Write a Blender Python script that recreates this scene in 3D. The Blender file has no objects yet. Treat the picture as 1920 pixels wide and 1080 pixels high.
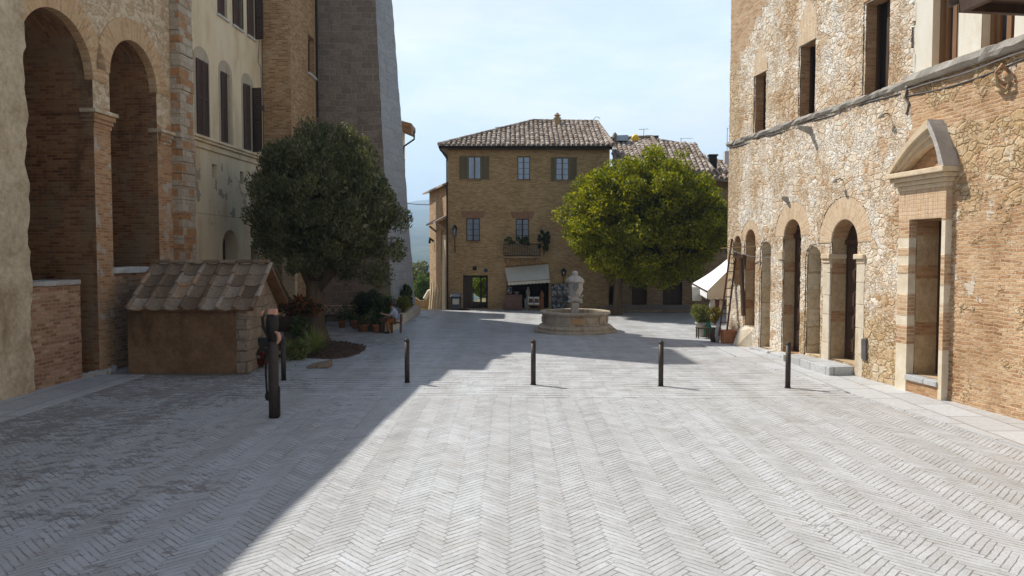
import bpy, math, random
import numpy as np
from mathutils import Vector, Matrix
from mathutils.geometry import tessellate_polygon
R = math.radians
random.seed(7); rng = np.random.default_rng(7)
scene = bpy.context.scene
COL = scene.collection

# ------------------------------------------------------------------ camera
F = 1400.0; PITCH = math.atan(63/1400.0); CAMZ = 3.3
def ray(px, py):
    c, s = math.cos(PITCH), math.sin(PITCH)
    a = (px-960)/F; b = (540-py)/F
    return Vector((a, c+b*s, -s+b*c))
def G(px, py, z=0.0):
    d = ray(px, py); t = (z-CAMZ)/d.z
    return Vector((d.x*t, d.y*t, z))
def Y(px, py, y):
    d = ray(px, py); t = y/d.y
    return Vector((d.x*t, y, CAMZ+d.z*t))
class Frame:
    """vertical plane: local X along the wall, local Y inward, Z up"""
    def __init__(s, ox, oy, ux, uy):
        l = math.hypot(ux, uy); s.o = Vector((ox, oy, 0)); s.u = Vector((ux/l, uy/l, 0)); s.n = Vector((-uy/l, ux/l, 0))
        s.a = math.atan2(uy, ux)
    def at(s, px, py, off=0.0):
        d = ray(px, py); o = s.o + s.n*off - Vector((0, 0, CAMZ))
        t = o.dot(s.n)/d.dot(s.n)
        p = d*t + Vector((0, 0, CAMZ))
        return ((p-s.o).dot(s.u), p.z)
    def w(s, x, y, z): return s.o + s.u*x + s.n*y + Vector((0, 0, z))

# ------------------------------------------------------------------ mesh helpers
class MB:
    def __init__(s): s.v = []; s.f = []; s.uv = {}
    def add(s, vs, fs):
        b = len(s.v); s.v += [tuple(v) for v in vs]; s.f += [tuple(i+b for i in f) for f in fs]; return s
    def box(s, x0, x1, y0, y1, z0, z1, j=0.0):
        vs = [(x, y, z) for z in (z0, z1) for y in (y0, y1) for x in (x0, x1)]
        if j: vs = [tuple(c+random.uniform(-j, j) for c in v) for v in vs]
        return s.add(vs, [(0, 2, 3, 1), (4, 5, 7, 6), (0, 1, 5, 4), (2, 6, 7, 3), (0, 4, 6, 2), (1, 3, 7, 5)])
    def hexa(s, b, t):
        return s.add(list(b)+list(t), [(3, 2, 1, 0), (4, 5, 6, 7), (0, 1, 5, 4), (1, 2, 6, 5), (2, 3, 7, 6), (3, 0, 4, 7)])
    def tube(s, pts, r, n=8, cap=True):
        pts = [Vector(p) for p in pts]; rs = r if isinstance(r, (list, tuple)) else [r]*len(pts)
        vs = []; fs = []; up = None
        for i, p in enumerate(pts):
            t = (pts[min(i+1, len(pts)-1)]-pts[max(i-1, 0)]).normalized()
            if up is None:
                up = Vector((0, 0, 1)) if abs(t.z) < .9 else Vector((1, 0, 0))
            a = t.cross(up).normalized(); b = a.cross(t).normalized(); up = b
            for k in range(n):
                q = 2*math.pi*k/n
                vs.append(p + (a*math.cos(q)+b*math.sin(q))*rs[i])
        for i in range(len(pts)-1):
            for k in range(n):
                k2 = (k+1) % n
                fs.append((i*n+k, i*n+k2, (i+1)*n+k2, (i+1)*n+k))
        if cap:
            fs.append(tuple(range(n))[::-1]); fs.append(tuple((len(pts)-1)*n+k for k in range(n)))
        return s.add(vs, fs)
    def bar(s, a, b, w, h):
        a = Vector(a); b = Vector(b); t = (b-a).normalized()
        up = Vector((0, 0, 1)) if abs(t.z) < .95 else Vector((0, 1, 0))
        x = t.cross(up).normalized()*(w/2); y = x.cross(t).normalized()*(h/2)
        return s.hexa([a-x-y, a+x-y, a+x+y, a-x+y], [b-x-y, b+x-y, b+x+y, b-x+y])
    def lathe(s, prof, n=32, c=(0, 0), a0=0, wob=None):
        vs = []; fs = []; m = len(prof)
        for k in range(n):
            q = 2*math.pi*k/n+a0
            for i, (r, z) in enumerate(prof):
                rr = r*(wob(q, z) if wob else 1)
                vs.append((c[0]+rr*math.cos(q), c[1]+rr*math.sin(q), z))
        for k in range(n):
            k2 = (k+1) % n
            for i in range(m-1): fs.append((k*m+i, k2*m+i, k2*m+i+1, k*m+i+1))
        if prof[-1][0] > 0: fs.append(tuple(k*m+m-1 for k in range(n)))
        if prof[0][0] > 0: fs.append(tuple(k*m for k in range(n))[::-1])
        return s.add(vs, fs)
    def plate(s, outer, holes=(), y0=0.0, depth=.5, hdepth=None, back=False):
        """flat wall in local XZ at y0 with holes; reveals run inward"""
        loops = [list(outer)]+[list(h) for h in holes]
        tris = tessellate_polygon([[Vector((a, b, 0)) for a, b in l] for l in loops])
        flat = [p for l in loops for p in l]
        fs = []
        for t in tris:
            p = [flat[i] for i in t]
            cr = (p[1][0]-p[0][0])*(p[2][1]-p[0][1])-(p[1][1]-p[0][1])*(p[2][0]-p[0][0])
            fs.append(tuple(t) if cr > 0 else tuple(t[::-1]))
        s.add([(a, y0, b) for a, b in flat], fs)
        for li, l in enumerate(loops):
            d = depth if li == 0 else (hdepth[li-1] if hdepth else depth)
            area = sum(l[i][0]*l[(i+1) % len(l)][1]-l[(i+1) % len(l)][0]*l[i][1] for i in range(len(l)))
            ccw = area > 0
            if li > 0: ccw = not ccw
            if not ccw: l = l[::-1]
            m = len(l)
            s.add([(a, y0, b) for a, b in l]+[(a, y0+d, b) for a, b in l],
                  [(i, m+i, m+(i+1) % m, (i+1) % m)[::-1] for i in range(m)])
        if back:
            s.add([(a, y0+depth, b) for a, b in flat], [f[::-1] for f in fs])
        return s
    def build(s, name, mat, parent=None, smooth=False, bevel=0, frame=None):
        me = bpy.data.meshes.new(name); me.from_pydata(s.v, [], s.f)
        me.materials.append(mat)
        if s.uv:
            ul = me.uv_layers.new(name='UVMap')
            for l in me.loops: ul.data[l.index].uv = s.uv[l.vertex_index]
        if smooth: me.polygons.foreach_set('use_smooth', [True]*len(me.polygons))
        me.update()
        o = bpy.data.objects.new(name, me); COL.objects.link(o)
        if parent is not None: o.parent = parent
        if bevel:
            m = o.modifiers.new('b', 'BEVEL'); m.width = bevel; m.segments = 2; m.limit_method = 'ANGLE'; m.angle_limit = R(40)
        return o

def tag(o, label=None, cat=None, group=None, kind=None):
    if label: o['label'] = label
    if cat: o['category'] = cat
    if group: o['group'] = group
    if kind: o['kind'] = kind
    return o
def thing(name, label, cat, loc=(0, 0, 0), rz=0.0, group=None):
    o = bpy.data.objects.new(name, None); COL.objects.link(o); o.empty_display_size = .2
    o.location = loc; o.rotation_euler = (0, 0, rz)
    return tag(o, label, cat, group)
def fthing(name, label, cat, fr): return thing(name, label, cat, fr.o, fr.a)
def copy_tree(o, parent=None):
    c = o.copy(); COL.objects.link(c)
    if parent is not None: c.parent = parent
    for ch in list(o.children): copy_tree(ch, c)
    return c
def arch(s0, s1, zb, zt, n=14, jit=0.0, flat=1.0):
    """outline of an arched opening, counter clockwise from bottom left"""
    r = (s1-s0)/2; c = (s0+s1)/2; h = r*flat; zs = zt-h
    p = [(s0, zb), (s1, zb)]
    m = max(2, int((zs-zb)/.35))
    p += [(s1, zb+(zs-zb)*i/m) for i in range(1, m)]
    p += [(c+r*math.cos(math.pi*i/n), zs+h*math.sin(math.pi*i/n)) for i in range(n+1)]
    p += [(s0, zs-(zs-zb)*i/m) for i in range(1, m)]
    return jitter(p, jit)
def rect(s0, s1, z0, z1, jit=0.0, st=.35):
    p = []
    cs = [(s0, z0), (s1, z0), (s1, z1), (s0, z1)]
    for i in range(4):
        a, b = cs[i], cs[(i+1) % 4]
        m = max(1, int(math.hypot(b[0]-a[0], b[1]-a[1])/st)) if jit else 1
        p += [(a[0]+(b[0]-a[0])*k/m, a[1]+(b[1]-a[1])*k/m) for k in range(m)]
    return jitter(p, jit)
def jitter(p, j):
    return [(a+random.uniform(-j, j), b+random.uniform(-j, j)) for a, b in p] if j else p
def arch_ring(c, zs, r, t, y0, d, h=None, n=28, a0=0.0, a1=math.pi, tu=.0):
    """voussoir band round an arch, uv runs along / across the band"""
    m = MB(); k = 1 if h is None else h/r
    for i in range(n+1):
        a = a0+(a1-a0)*i/n
        for j, (rr, yy) in enumerate(((r, y0+d), (r, y0), (r+t, y0), (r+t, y0+d))):
            m.v.append((c+rr*math.cos(a), yy, zs+(r*k+rr-r)*math.sin(a)))
            m.uv[len(m.v)-1] = (a*(r+t*.5), {0: -.05, 1: 0, 2: t, 3: t+.05}[j])
    for i in range(n):
        for j in range(3): m.f.append((i*4+j, i*4+j+1, (i+1)*4+j+1, (i+1)*4+j))
    return m

# ------------------------------------------------------------------ node helpers
def lin(c):
    return tuple(((x/255)/12.92 if x/255 <= .04045 else ((x/255+.055)/1.055)**2.4) for x in c)
class NB:
    def __init__(s, name):
        s.m = bpy.data.materials.new(name); s.m.use_nodes = True; s.nt = s.m.node_tree; s.nt.nodes.clear()
        s.tc = s.nt.nodes.new('ShaderNodeTexCoord'); s._uv = None
    def new(s, t, ins=None, **kw):
        n = s.nt.nodes.new(t)
        for k, v in kw.items(): setattr(n, k, v)
        if ins:
            for k, v in ins.items(): s.put(n.inputs[k], v)
        return n
    def put(s, i, v):
        if v is None: return
        if hasattr(v, 'is_linked') or hasattr(v, 'links'): s.nt.links.new(v, i)
        else:
            if i.type == 'RGBA' and len(v) == 3: v = (*v, 1)
            i.default_value = v
    def f(s, op, a, b=None, c=None, clamp=False):
        n = s.nt.nodes.new('ShaderNodeMath'); n.operation = op; n.use_clamp = clamp
        for i, v in enumerate((a, b, c)): s.put(n.inputs[i], v)
        return n.outputs[0]
    def add(s, a, b): return s.f('ADD', a, b)
    def sub(s, a, b): return s.f('SUBTRACT', a, b)
    def mul(s, a, b): return s.f('MULTIPLY', a, b)
    def mx(s, a, b): return s.f('MAXIMUM', a, b)
    def mn(s, a, b): return s.f('MINIMUM', a, b)
    def gt(s, a, b): return s.f('GREATER_THAN', a, b)
    def lt(s, a, b): return s.f('LESS_THAN', a, b)
    def step(s, a, lo, hi, o0=0.0, o1=1.0):
        n = s.nt.nodes.new('ShaderNodeMapRange'); n.interpolation_type = 'SMOOTHSTEP'
        for k, v in (('Value', a), ('From Min', lo), ('From Max', hi), ('To Min', o0), ('To Max', o1)): s.put(n.inputs[k], v)
        return n.outputs[0]
    def mix(s, fac, a, b, mode='MIX'):
        n = s.nt.nodes.new('ShaderNodeMix'); n.data_type = 'RGBA'; n.blend_type = mode
        s.put(n.inputs[0], fac); s.put(n.inputs[6], a); s.put(n.inputs[7], b); return n.outputs[2]
    def fmix(s, fac, a, b):
        n = s.nt.nodes.new('ShaderNodeMix'); n.data_type = 'FLOAT'
        s.put(n.inputs[0], fac); s.put(n.inputs[2], a); s.put(n.inputs[3], b); return n.outputs[0]
    def sep(s, v):
        n = s.new('ShaderNodeSeparateXYZ', {0: v}); return n.outputs[0], n.outputs[1], n.outputs[2]
    def com(s, x, y, z=0.0): return s.new('ShaderNodeCombineXYZ', {0: x, 1: y, 2: z}).outputs[0]
    def vadd(s, a, b): return s.new('ShaderNodeVectorMath', {0: a, 1: b}, operation='ADD').outputs[0]
    def vmul(s, a, b): return s.new('ShaderNodeVectorMath', {0: a, 1: b}, operation='MULTIPLY').outputs[0]
    def vscale(s, a, k):
        n = s.new('ShaderNodeVectorMath', {0: a}, operation='SCALE'); s.put(n.inputs['Scale'], k); return n.outputs[0]
    def noise(s, v, sc, det=3, rough=.55, col=False, dist=0.0):
        n = s.new('ShaderNodeTexNoise', {'Vector': v, 'Scale': sc, 'Detail': det, 'Roughness': rough, 'Distortion': dist})
        return n.outputs['Color' if col else 'Fac']
    def vor(s, v, sc, feat='F1', rand=1.0, dim='3D'):
        return s.new('ShaderNodeTexVoronoi', {'Vector': v, 'Scale': sc, 'Randomness': rand}, feature=feat, voronoi_dimensions=dim)
    def ramp(s, fac, stops, interp='LINEAR'):
        n = s.nt.nodes.new('ShaderNodeValToRGB'); n.color_ramp.interpolation = interp
        e = n.color_ramp.elements
        while len(e) < len(stops): e.new(.5)
        for el, (p, c) in zip(e, stops): el.position = p; el.color = (*c, 1)
        s.put(n.inputs[0], fac); return n.outputs[0]
    def P(s): return s.tc.outputs['Object']
    def uv(s):
        """planar coordinates picked by face direction (u, v) in object space"""
        if s._uv is None:
            x, y, z = s.sep(s.P()); nx, ny, nz = s.sep(s.tc.outputs['Normal'])
            sx = s.gt(s.f('ABSOLUTE', nx), .72); sz = s.gt(s.f('ABSOLUTE', nz), .72)
            s._uv = s.com(s.fmix(sx, x, y), s.fmix(sz, z, y), 0)
        return s._uv
    def warp(s, v, amt, sc):
        n = s.noise(s.P(), sc, 2, .5, col=True)
        return s.vadd(v, s.vscale(s.vadd(n, (-.5, -.5, -.5)), amt))
    def brick(s, v, bw, bh, mort=.1, smooth=.3):
        n = s.new('ShaderNodeTexBrick', {'Vector': v, 'Color1': (0, 0, 0), 'Color2': (1, 1, 1), 'Mortar': (.5, .5, .5), 'Scale': 1.0,
                  'Mortar Size': bh*mort, 'Mortar Smooth': smooth, 'Bias': 0.0, 'Brick Width': bw, 'Row Height': bh})
        c = s.new('ShaderNodeSeparateColor', {0: n.outputs['Color']}).outputs[0]
        return c, n.outputs['Fac']
    def out(s, color, rough=.85, height=None, bump=.3, dist=.02, spec=.25, metal=0.0, trans=None, disp=None):
        b = s.new('ShaderNodeBsdfPrincipled')
        s.put(b.inputs['Base Color'], color); s.put(b.inputs['Roughness'], rough)
        s.put(b.inputs['Specular IOR Level'], spec); s.put(b.inputs['Metallic'], metal)
        if height is not None:
            bp = s.new('ShaderNodeBump', {'Strength': bump, 'Distance': dist, 'Height': height})
            s.put(b.inputs['Normal'], bp.outputs[0])
        sh = b.outputs[0]
        if trans is not None:
            t = s.new('ShaderNodeBsdfTranslucent', {'Color': trans[0]})
            sh = s.new('ShaderNodeMixShader', {0: trans[1], 1: sh, 2: t.outputs[0]}).outputs[0]
        o = s.nt.nodes.new('ShaderNodeOutputMaterial'); s.nt.links.new(sh, o.inputs[0])
        if disp:
            d = s.new('ShaderNodeDisplacement', {'Height': height, 'Midlevel': disp[0], 'Scale': disp[1]})
            s.nt.links.new(d.outputs[0], o.inputs['Displacement']); s.m.displacement_method = 'BOTH'
        return s.m

def rubble(n, v, sc, stops, mortar, warp=.12):
    v = n.warp(n.vmul(v, (1.0, 1.5, 1)), warp*2.2, sc*.5); v = n.warp(v, .07, sc*3.2)
    def cells(k):
        c = n.vor(v, sc*k, 'F1', 1.0, '2D'); e = n.vor(v, sc*k, 'DISTANCE_TO_EDGE', 1.0, '2D').outputs['Distance']
        r = n.new('ShaderNodeSeparateColor', {0: c.outputs['Color']}); return r.outputs[0], r.outputs[1], e
    a, b = cells(.85), cells(1.9)
    pick = n.step(n.noise(n.P(), 1.5, 3, .6), .46, .54)
    r0, r1, e = (n.fmix(pick, x, y) for x, y in zip(a, b))
    fine = n.noise(n.P(), 26, 5, .75); mid = n.noise(n.P(), 6.5, 5, .7)
    col = n.ramp(n.add(n.mul(r0, .8), n.mul(n.sub(mid, .4), .7)), stops)
    col = n.mix(1.0, col, n.ramp(n.add(n.mul(fine, .55), n.mul(mid, .45)), [(.3, (.55, .50, .44)), (.5, (1, 1, 1)), (.72, (1.25, 1.23, 1.2))]), 'MULTIPLY')
    mm = n.mx(n.step(n.add(e, n.mul(n.sub(mid, .5), .12)), .01, .09), .6)
    col = n.mix(mm, mortar, col)
    crack = n.mul(n.step(e, .0, .035, 1, 0), n.step(n.noise(n.P(), 4, 3, .6), .45, .6))
    col = n.mix(n.mul(crack, .3), col, (.30, .20, .12))
    h = n.add(n.mul(n.step(e, 0.0, .14), .55), n.add(n.mul(fine, .35), n.add(n.mul(mid, .8), n.mul(r1, .55))))
    return col, h
def brickcol(n, v, bw, bh, stops, mortar, mort=.12, warp=.03, wsc=3.0):
    v = n.warp(v, warp, wsc)
    r, fac = n.brick(v, bw, bh, mort)
    fine = n.noise(n.P(), 18, 4, .65); big = n.noise(n.P(), .9, 4, .6)
    r2 = n.add(n.mul(r, .72), n.mul(n.sub(big, .5), .9)); r2 = n.add(r2, .14)
    col = n.ramp(r2, stops)
    col = n.mix(1.0, col, n.ramp(fine, [(.2, (.6, .58, .56)), (.5, (1, 1, 1)), (.8, (1.22, 1.2, 1.18))]), 'MULTIPLY')
    col = n.mix(n.mul(fac, .85), col, mortar)
    h = n.add(n.mul(n.sub(1.0, fac), .8), n.add(n.mul(fine, .4), n.mul(r, .15)))
    return col, h
def mat_brick(name, stops, mortar, bw=.27, bh=.075, mort=.16, bump=.5, uvmode=False, warp=.03, stain=None, dist=.02):
    n = NB(name); v = n.tc.outputs['UV'] if uvmode else n.uv()
    c, h = brickcol(n, v, bw, bh, stops, mortar, mort, warp)
    if stain:
        k = n.step(n.noise(n.P(), stain[1], 5, .62), stain[2], stain[2]+.12)
        c = n.mix(n.mul(k, stain[3]), c, stain[0])
    return n.out(c, .9, h, bump, dist)
def mat_simple(name, col, rough=.6, var=.25, sc=6.0, metal=0.0, bump=.15, spec=.3, streak=False):
    n = NB(name); v = n.vmul(n.P(), (1, 1, .12)) if streak else n.P()
    f = n.noise(v, sc, 5, .6)
    c = n.mix(1.0, col, n.ramp(f, [(.25, (1-var,)*3), (.75, (1+var,)*3)]), 'MULTIPLY')
    return n.out(c, rough, n.noise(v, sc*5, 3), bump, .01, spec, metal)
def mat_leaf(name, stops, trans=.35, sc=.6):
    n = NB(name)
    g = n.new('ShaderNodeNewGeometry')
    r = n.add(n.mul(g.outputs['Random Per Island'], .75), n.mul(n.noise(n.P(), sc, 2), .5)); r = n.sub(r, .12)
    c = n.ramp(r, stops)
    tc = n.mix(1.0, c, (1.3, 1.35, .55), 'MULTIPLY')
    return n.out(c, .5, None, spec=.35, trans=(tc, trans))
# ------------------------------------------------------------------ materials
def mat_paving():
    n = NB('paving'); p = n.warp(n.P(), .05, 2.2); p = n.warp(p, .14, .25); p = n.warp(p, .016, 9.0); x, y, z = n.sep(p)
    W = .0875; k2 = 1/(math.sqrt(2)*W)
    a = n.mul(n.add(x, y), k2); b = n.mul(n.sub(y, x), k2)
    i = n.f('FLOOR', a); j = n.f('FLOOR', b); fx = n.sub(a, i); fy = n.sub(b, j)
    k = n.f('FLOORED_MODULO', n.sub(i, j), 12.0); k = n.f('ROUND', k)
    hor = n.lt(k, 5.5); q = n.sub(11.0, k)
    along = n.fmix(hor, n.add(q, fy), n.add(k, fx)); side = n.fmix(hor, fx, fy)
    ed = n.mn(n.mn(side, n.sub(1.0, side)), n.mn(along, n.sub(6.0, along)))
    idv = n.com(n.fmix(hor, i, n.sub(i, k)), n.fmix(hor, n.sub(j, q), j), hor)
    wn = n.new('ShaderNodeTexWhiteNoise', {'Vector': idv}); r1 = wn.outputs['Value']
    j1 = n.step(ed, .03, .16, 1, 0)
    # straight courses beyond the bollards
    row = n.f('FLOOR', n.mul(y, 1/.29)); fv = n.sub(n.mul(y, 1/.29), row)
    w1 = n.new('ShaderNodeTexWhiteNoise', {'Vector': n.com(row, 3.3, 0)}).outputs['Value']
    u = n.add(n.mul(x, 1/.56), n.mul(w1, 7.0)); fu = n.f('FRACT', u)
    jh = n.step(n.mn(fv, n.sub(1.0, fv)), .06, .16, 1, 0); jv = n.step(n.mn(fu, n.sub(1.0, fu)), .0, .035, 1, 0)
    pres = n.step(n.noise(n.com(n.mul(x, .8), n.mul(row, 3.17), 0), 1.0, 4, .7), .44, .60, .05, 1.3)
    j2 = n.mx(n.mul(jh, pres), n.mul(jv, .3)); r2 = n.new('ShaderNodeTexWhiteNoise', {'Vector': n.com(n.f('FLOOR', u), row, 0)}).outputs['Value']
    far = n.gt(y, n.add(17.1, n.mul(x, -.02)))
    rr = n.fmix(far, r1, r2); jj = n.fmix(far, j1, j2)
    P = n.P(); big = n.noise(P, .35, 4, .6); mid = n.noise(P, 2.2, 5, .65); fine = n.noise(P, 30, 4, .7)
    jm = n.step(n.noise(P, 3.4, 5, .75), .42, .60, .12, 1.0)
    col = n.ramp(rr, [(0, (.43, .43, .42)), (.35, (.463, .466, .46)), (.7, (.487, .49, .487)), (1, (.51, .515, .512))])
    col = n.mix(1.0, col, n.ramp(n.add(n.mul(big, .5), n.mul(mid, .5)), [(.3, (.84, .82, .79)), (.55, (1, 1, 1)), (.75, (1.07, 1.07, 1.07))]), 'MULTIPLY')
    col = n.mix(1.0, col, n.ramp(fine, [(.25, (.8, .79, .78)), (.5, (1, 1, 1)), (.8, (1.1, 1.1, 1.1))]), 'MULTIPLY')
    wx = n.step(x, -8.5, -2.0, .115, -.085)
    px, py, pz = n.sep(P)
    worn = n.step(n.add(n.noise(n.vmul(P, (1, 1.25, 1)), 4.0, 7, .8), n.add(wx, n.mul(n.sub(big, .5), .75))), .575, .64)
    col = n.mix(n.mul(worn, .6), col, (.16, .125, .095))
    band = n.noise(n.com(n.mul(px, 1.35), n.mul(py, .045), 0), 1.0, 3, .6)
    col = n.mix(1.0, col, n.ramp(band, [(.33, (.88, .87, .85)), (.5, (.98, .98, .98)), (.66, (1.08, 1.09, 1.10))]), 'MULTIPLY')
    tan = n.step(n.noise(P, .8, 4, .65), .56, .74)
    col = n.mix(n.mul(tan, .3), col, (.40, .34, .26))
    col = n.mix(n.mul(n.mul(jj, n.mx(jm, far)), n.fmix(far, .72, .9)), col, (.15, .125, .10))
    h = n.add(n.mul(n.sub(1.0, jj), .75), n.add(n.mul(fine, .2), n.add(n.mul(rr, .22), n.mul(n.sub(1.0, worn), .25))))
    rough = n.fmix(worn, n.step(mid, .3, .7, .42, .62), .85)
    return n.out(col, rough, h, .65, .02, .35)
def mat_slab():
    n = NB('stone_slabs'); v = n.warp(n.P(), .06, .8); x, y, z = n.sep(v)
    r, fac = n.brick(n.com(y, x, 0), 1.25, .8, .02, .3)
    fine = n.noise(n.P(), 12, 5, .7)
    col = n.ramp(r, [(0, (.43, .43, .42)), (1, (.53, .54, .54))])
    col = n.mix(1.0, col, n.ramp(fine, [(.25, (.8, .78, .75)), (.55, (1, 1, 1)), (.8, (1.1, 1.1, 1.1))]), 'MULTIPLY')
    col = n.mix(n.mul(n.step(n.noise(n.P(), 1.3, 4), .56, .7), .3), col, (.33, .29, .25))
    col = n.mix(n.mul(fac, .8), col, (.13, .11, .09))
    return n.out(col, .55, n.sub(n.mul(fine, .3), fac), .4, .02, .35)
LIME = [(0, (.50, .35, .22)), (.18, (.63, .50, .36)), (.36, (.72, .62, .49)), (.6, (.77, .71, .60)), (.8, (.82, .79, .72)), (.88, (.66, .51, .36)), (.95, (.55, .34, .19)), (1, (.5, .28, .14))]
TANS = [(0, (.40, .26, .13)), (.4, (.53, .38, .22)), (.7, (.60, .46, .29)), (1, (.60, .53, .40))]
BRK = [(0, (.31, .165, .08)), (.3, (.46, .27, .145)), (.6, (.56, .365, .21)), (1, (.65, .49, .32))]
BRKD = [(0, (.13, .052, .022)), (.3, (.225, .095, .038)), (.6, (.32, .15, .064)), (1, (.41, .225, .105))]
def mat_right(sj, sp, zs):
    """the stone palace: white rubble, tan rubble with brick courses, plaster; all by place on the wall"""
    n = NB('palace_stone'); v = n.uv(); P = n.P(); x, y, z = n.sep(P)
    big = n.noise(P, .45, 4, .6); med = n.noise(P, 1.7, 4, .6)
    wc, wh = rubble(n, v, 5.0, LIME, (.74, .66, .54), .2)
    wash = n.mul(n.step(n.noise(P, 3.0, 5, .7), .45, .62), n.step(big, .42, .55))
    wc = n.mix(n.mul(wash, .62), wc, (.82, .78, .70))
    wc = n.mix(1.0, wc, n.ramp(n.noise(n.vmul(P, (1, 1, .7)), .8, 5, .62), [(.36, (.74, .58, .42)), (.5, (.98, .90, .81)), (.62, (1.07, 1.07, 1.07))]), 'MULTIPLY')
    spot = n.mul(n.step(n.noise(P, 2.3, 2, .5), .66, .69), n.step(n.noise(P, 5.0, 3, .6), .42, .5))
    wc = n.mix(n.mul(spot, .8), wc, (.50, .30, .15))
    tc, th = rubble(n, v, 3.6, TANS, (.50, .36, .21), .16)
    bc, bh = brickcol(n, v, .26, .078, BRK, (.58, .46, .32), .2, .10, 2.6)
    edge = n.mul(n.sub(med, .5), .9)
    xe = n.add(x, edge); ze = n.add(z, n.mul(n.sub(big, .5), 2.2))
    near = n.gt(xe, sj); below = n.lt(z, zs)
    # brick on the near part: a band under the ledge, the lower half, and where the noise says so
    bm = n.mx(n.gt(ze, zs-1.35), n.step(n.add(n.add(n.mul(n.sub(4.4, z), .17), n.mul(x, .012)), n.mul(n.sub(med, .5), 1.5)), .10, .16))
    holes_ = n.step(n.noise(P, .75, 4, .6), .57, .60); bm = n.mul(bm, n.sub(1.0, holes_))
    nc = n.mix(bm, tc, bc); nh = n.fmix(bm, th, bh)
    nc = n.mix(1.0, nc, n.ramp(n.noise(P, .6, 5, .65), [(.32, (.74, .66, .58)), (.5, (1, .97, .93)), (.68, (1.12, 1.1, 1.08))]), 'MULTIPLY')
    pp_ = n.step(n.noise(n.vmul(P, (1, 1, .8)), 1.15, 4, .6), .62, .645); nc = n.mix(n.mul(pp_, .75), nc, (.63, .56, .46)); nh = n.fmix(n.mul(pp_, .7), nh, .9)
    nb = n.mul(near, below)
    # tan brickwork in the high far corner and random patches in the white rubble
    up = n.gt(n.add(z, n.sub(n.mul(n.sub(med, .5), 2.0), n.mul(x, .62))), 10.0)
    corner = n.mul(n.lt(n.add(x, n.mul(edge, .5)), .9), n.gt(z, 2.0))
    patch = n.step(n.noise(P, .9, 3, .6), .655, .67)
    low = n.mul(n.lt(n.add(z, n.mul(n.sub(med, .5), 3.0)), 1.7), n.gt(x, 5.0))
    fb = n.mx(n.mx(up, n.mul(patch, .9)), 0.0)
    col = n.mix(n.mx(n.mul(corner, .75), low), wc, tc); hh = n.fmix(low, wh, th)
    col = n.mix(fb, col, bc); hh = n.fmix(fb, hh, bh)
    col = n.mix(nb, col, nc); hh = n.fmix(nb, hh, nh)
    # plaster storey
    pl = n.mul(n.gt(n.add(x, n.mul(edge, .12)), sp), n.gt(z, zs))
    pf = n.noise(n.vmul(P, (1, 1, .35)), 2.2, 5, .65)
    pc = n.ramp(pf, [(.25, (.62, .52, .36)), (.45, (.72, .66, .54)), (.75, (.78, .75, .68))])
    pc = n.mix(n.mul(n.step(n.noise(P, 9, 5, .7), .55, .75), .3), pc, (.58, .46, .30))
    col = n.mix(pl, col, pc); hh = n.fmix(pl, hh, n.mul(n.noise(P, 14, 4), .12))
    # side faces of openings: brick above, cut stone below
    nx = n.gt(n.f('ABSOLUTE', n.sep(n.tc.outputs['Normal'])[0]), .5)
    return n.out(col, .9, hh, .65, .03, .15, disp=(.35, .032))
def mat_loggia():
    n = NB('loggia_stone'); v = n.uv(); P = n.P(); x, y, z = n.sep(P)
    med = n.noise(P, 1.6, 4, .6); big = n.noise(P, .5, 4, .6)
    wc, wh = rubble(n, v, 3.6, [(0, (.46, .30, .16)), (.5, (.64, .465, .29)), (.85, (.75, .61, .43)), (.9, (.40, .20, .09)), (1, (.40, .19, .08))], (.44, .35, .25), .18)
    bc, bh = brickcol(n, v, .28, .078, [(0, (.30, .135, .055)), (.5, (.50, .25, .11)), (1, (.60, .37, .195))], (.48, .36, .24), .16, .04)
    m = n.lt(n.add(z, n.mul(n.sub(med, .5), 1.2)), 7.4)
    col = n.mix(m, wc, bc); hh = n.fmix(m, wh, bh)
    pl = n.step(n.add(n.noise(P, 1.5, 6, .7), n.mul(n.f('ABSOLUTE', n.sub(3.0, z)), -.015)), .49, .56)
    col = n.mix(n.mul(n.mul(pl, m), .8), col, (.52, .46, .38)); hh = n.fmix(n.mul(pl, m), hh, n.mul(n.noise(P, 10, 4), .3))
    # inner faces: dark weathered brick
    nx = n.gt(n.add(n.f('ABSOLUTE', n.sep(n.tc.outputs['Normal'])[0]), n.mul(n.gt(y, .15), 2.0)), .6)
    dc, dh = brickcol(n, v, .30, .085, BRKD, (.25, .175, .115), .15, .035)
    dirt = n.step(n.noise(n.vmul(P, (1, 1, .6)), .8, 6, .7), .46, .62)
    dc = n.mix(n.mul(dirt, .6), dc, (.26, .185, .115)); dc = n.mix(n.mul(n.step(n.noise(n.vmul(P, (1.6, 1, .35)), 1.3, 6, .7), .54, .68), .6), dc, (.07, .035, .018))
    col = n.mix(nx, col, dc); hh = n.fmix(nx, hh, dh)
    return n.out(col, .92, hh, .7, .03, .15)
def mat_stucco(name, a, b, stain, sc=1.5, bump=.4):
    n = NB(name); P = n.P()
    f = n.noise(P, sc, 6, .68); g = n.noise(P, sc*7, 5, .7)
    c = n.ramp(n.add(n.mul(f, .6), n.mul(g, .4)), [(.3, a), (.62, b)])
    k = n.step(n.noise(n.vmul(P, (1, 1, .35)), sc*.8, 5, .65), .52, .68)
    c = n.mix(n.mul(k, .55), c, stain)
    h = n.add(n.mul(n.noise(P, 26, 4, .7), .5), n.mul(f, 1.5))
    return n.out(c, .93, h, bump, .04, .15)
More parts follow.
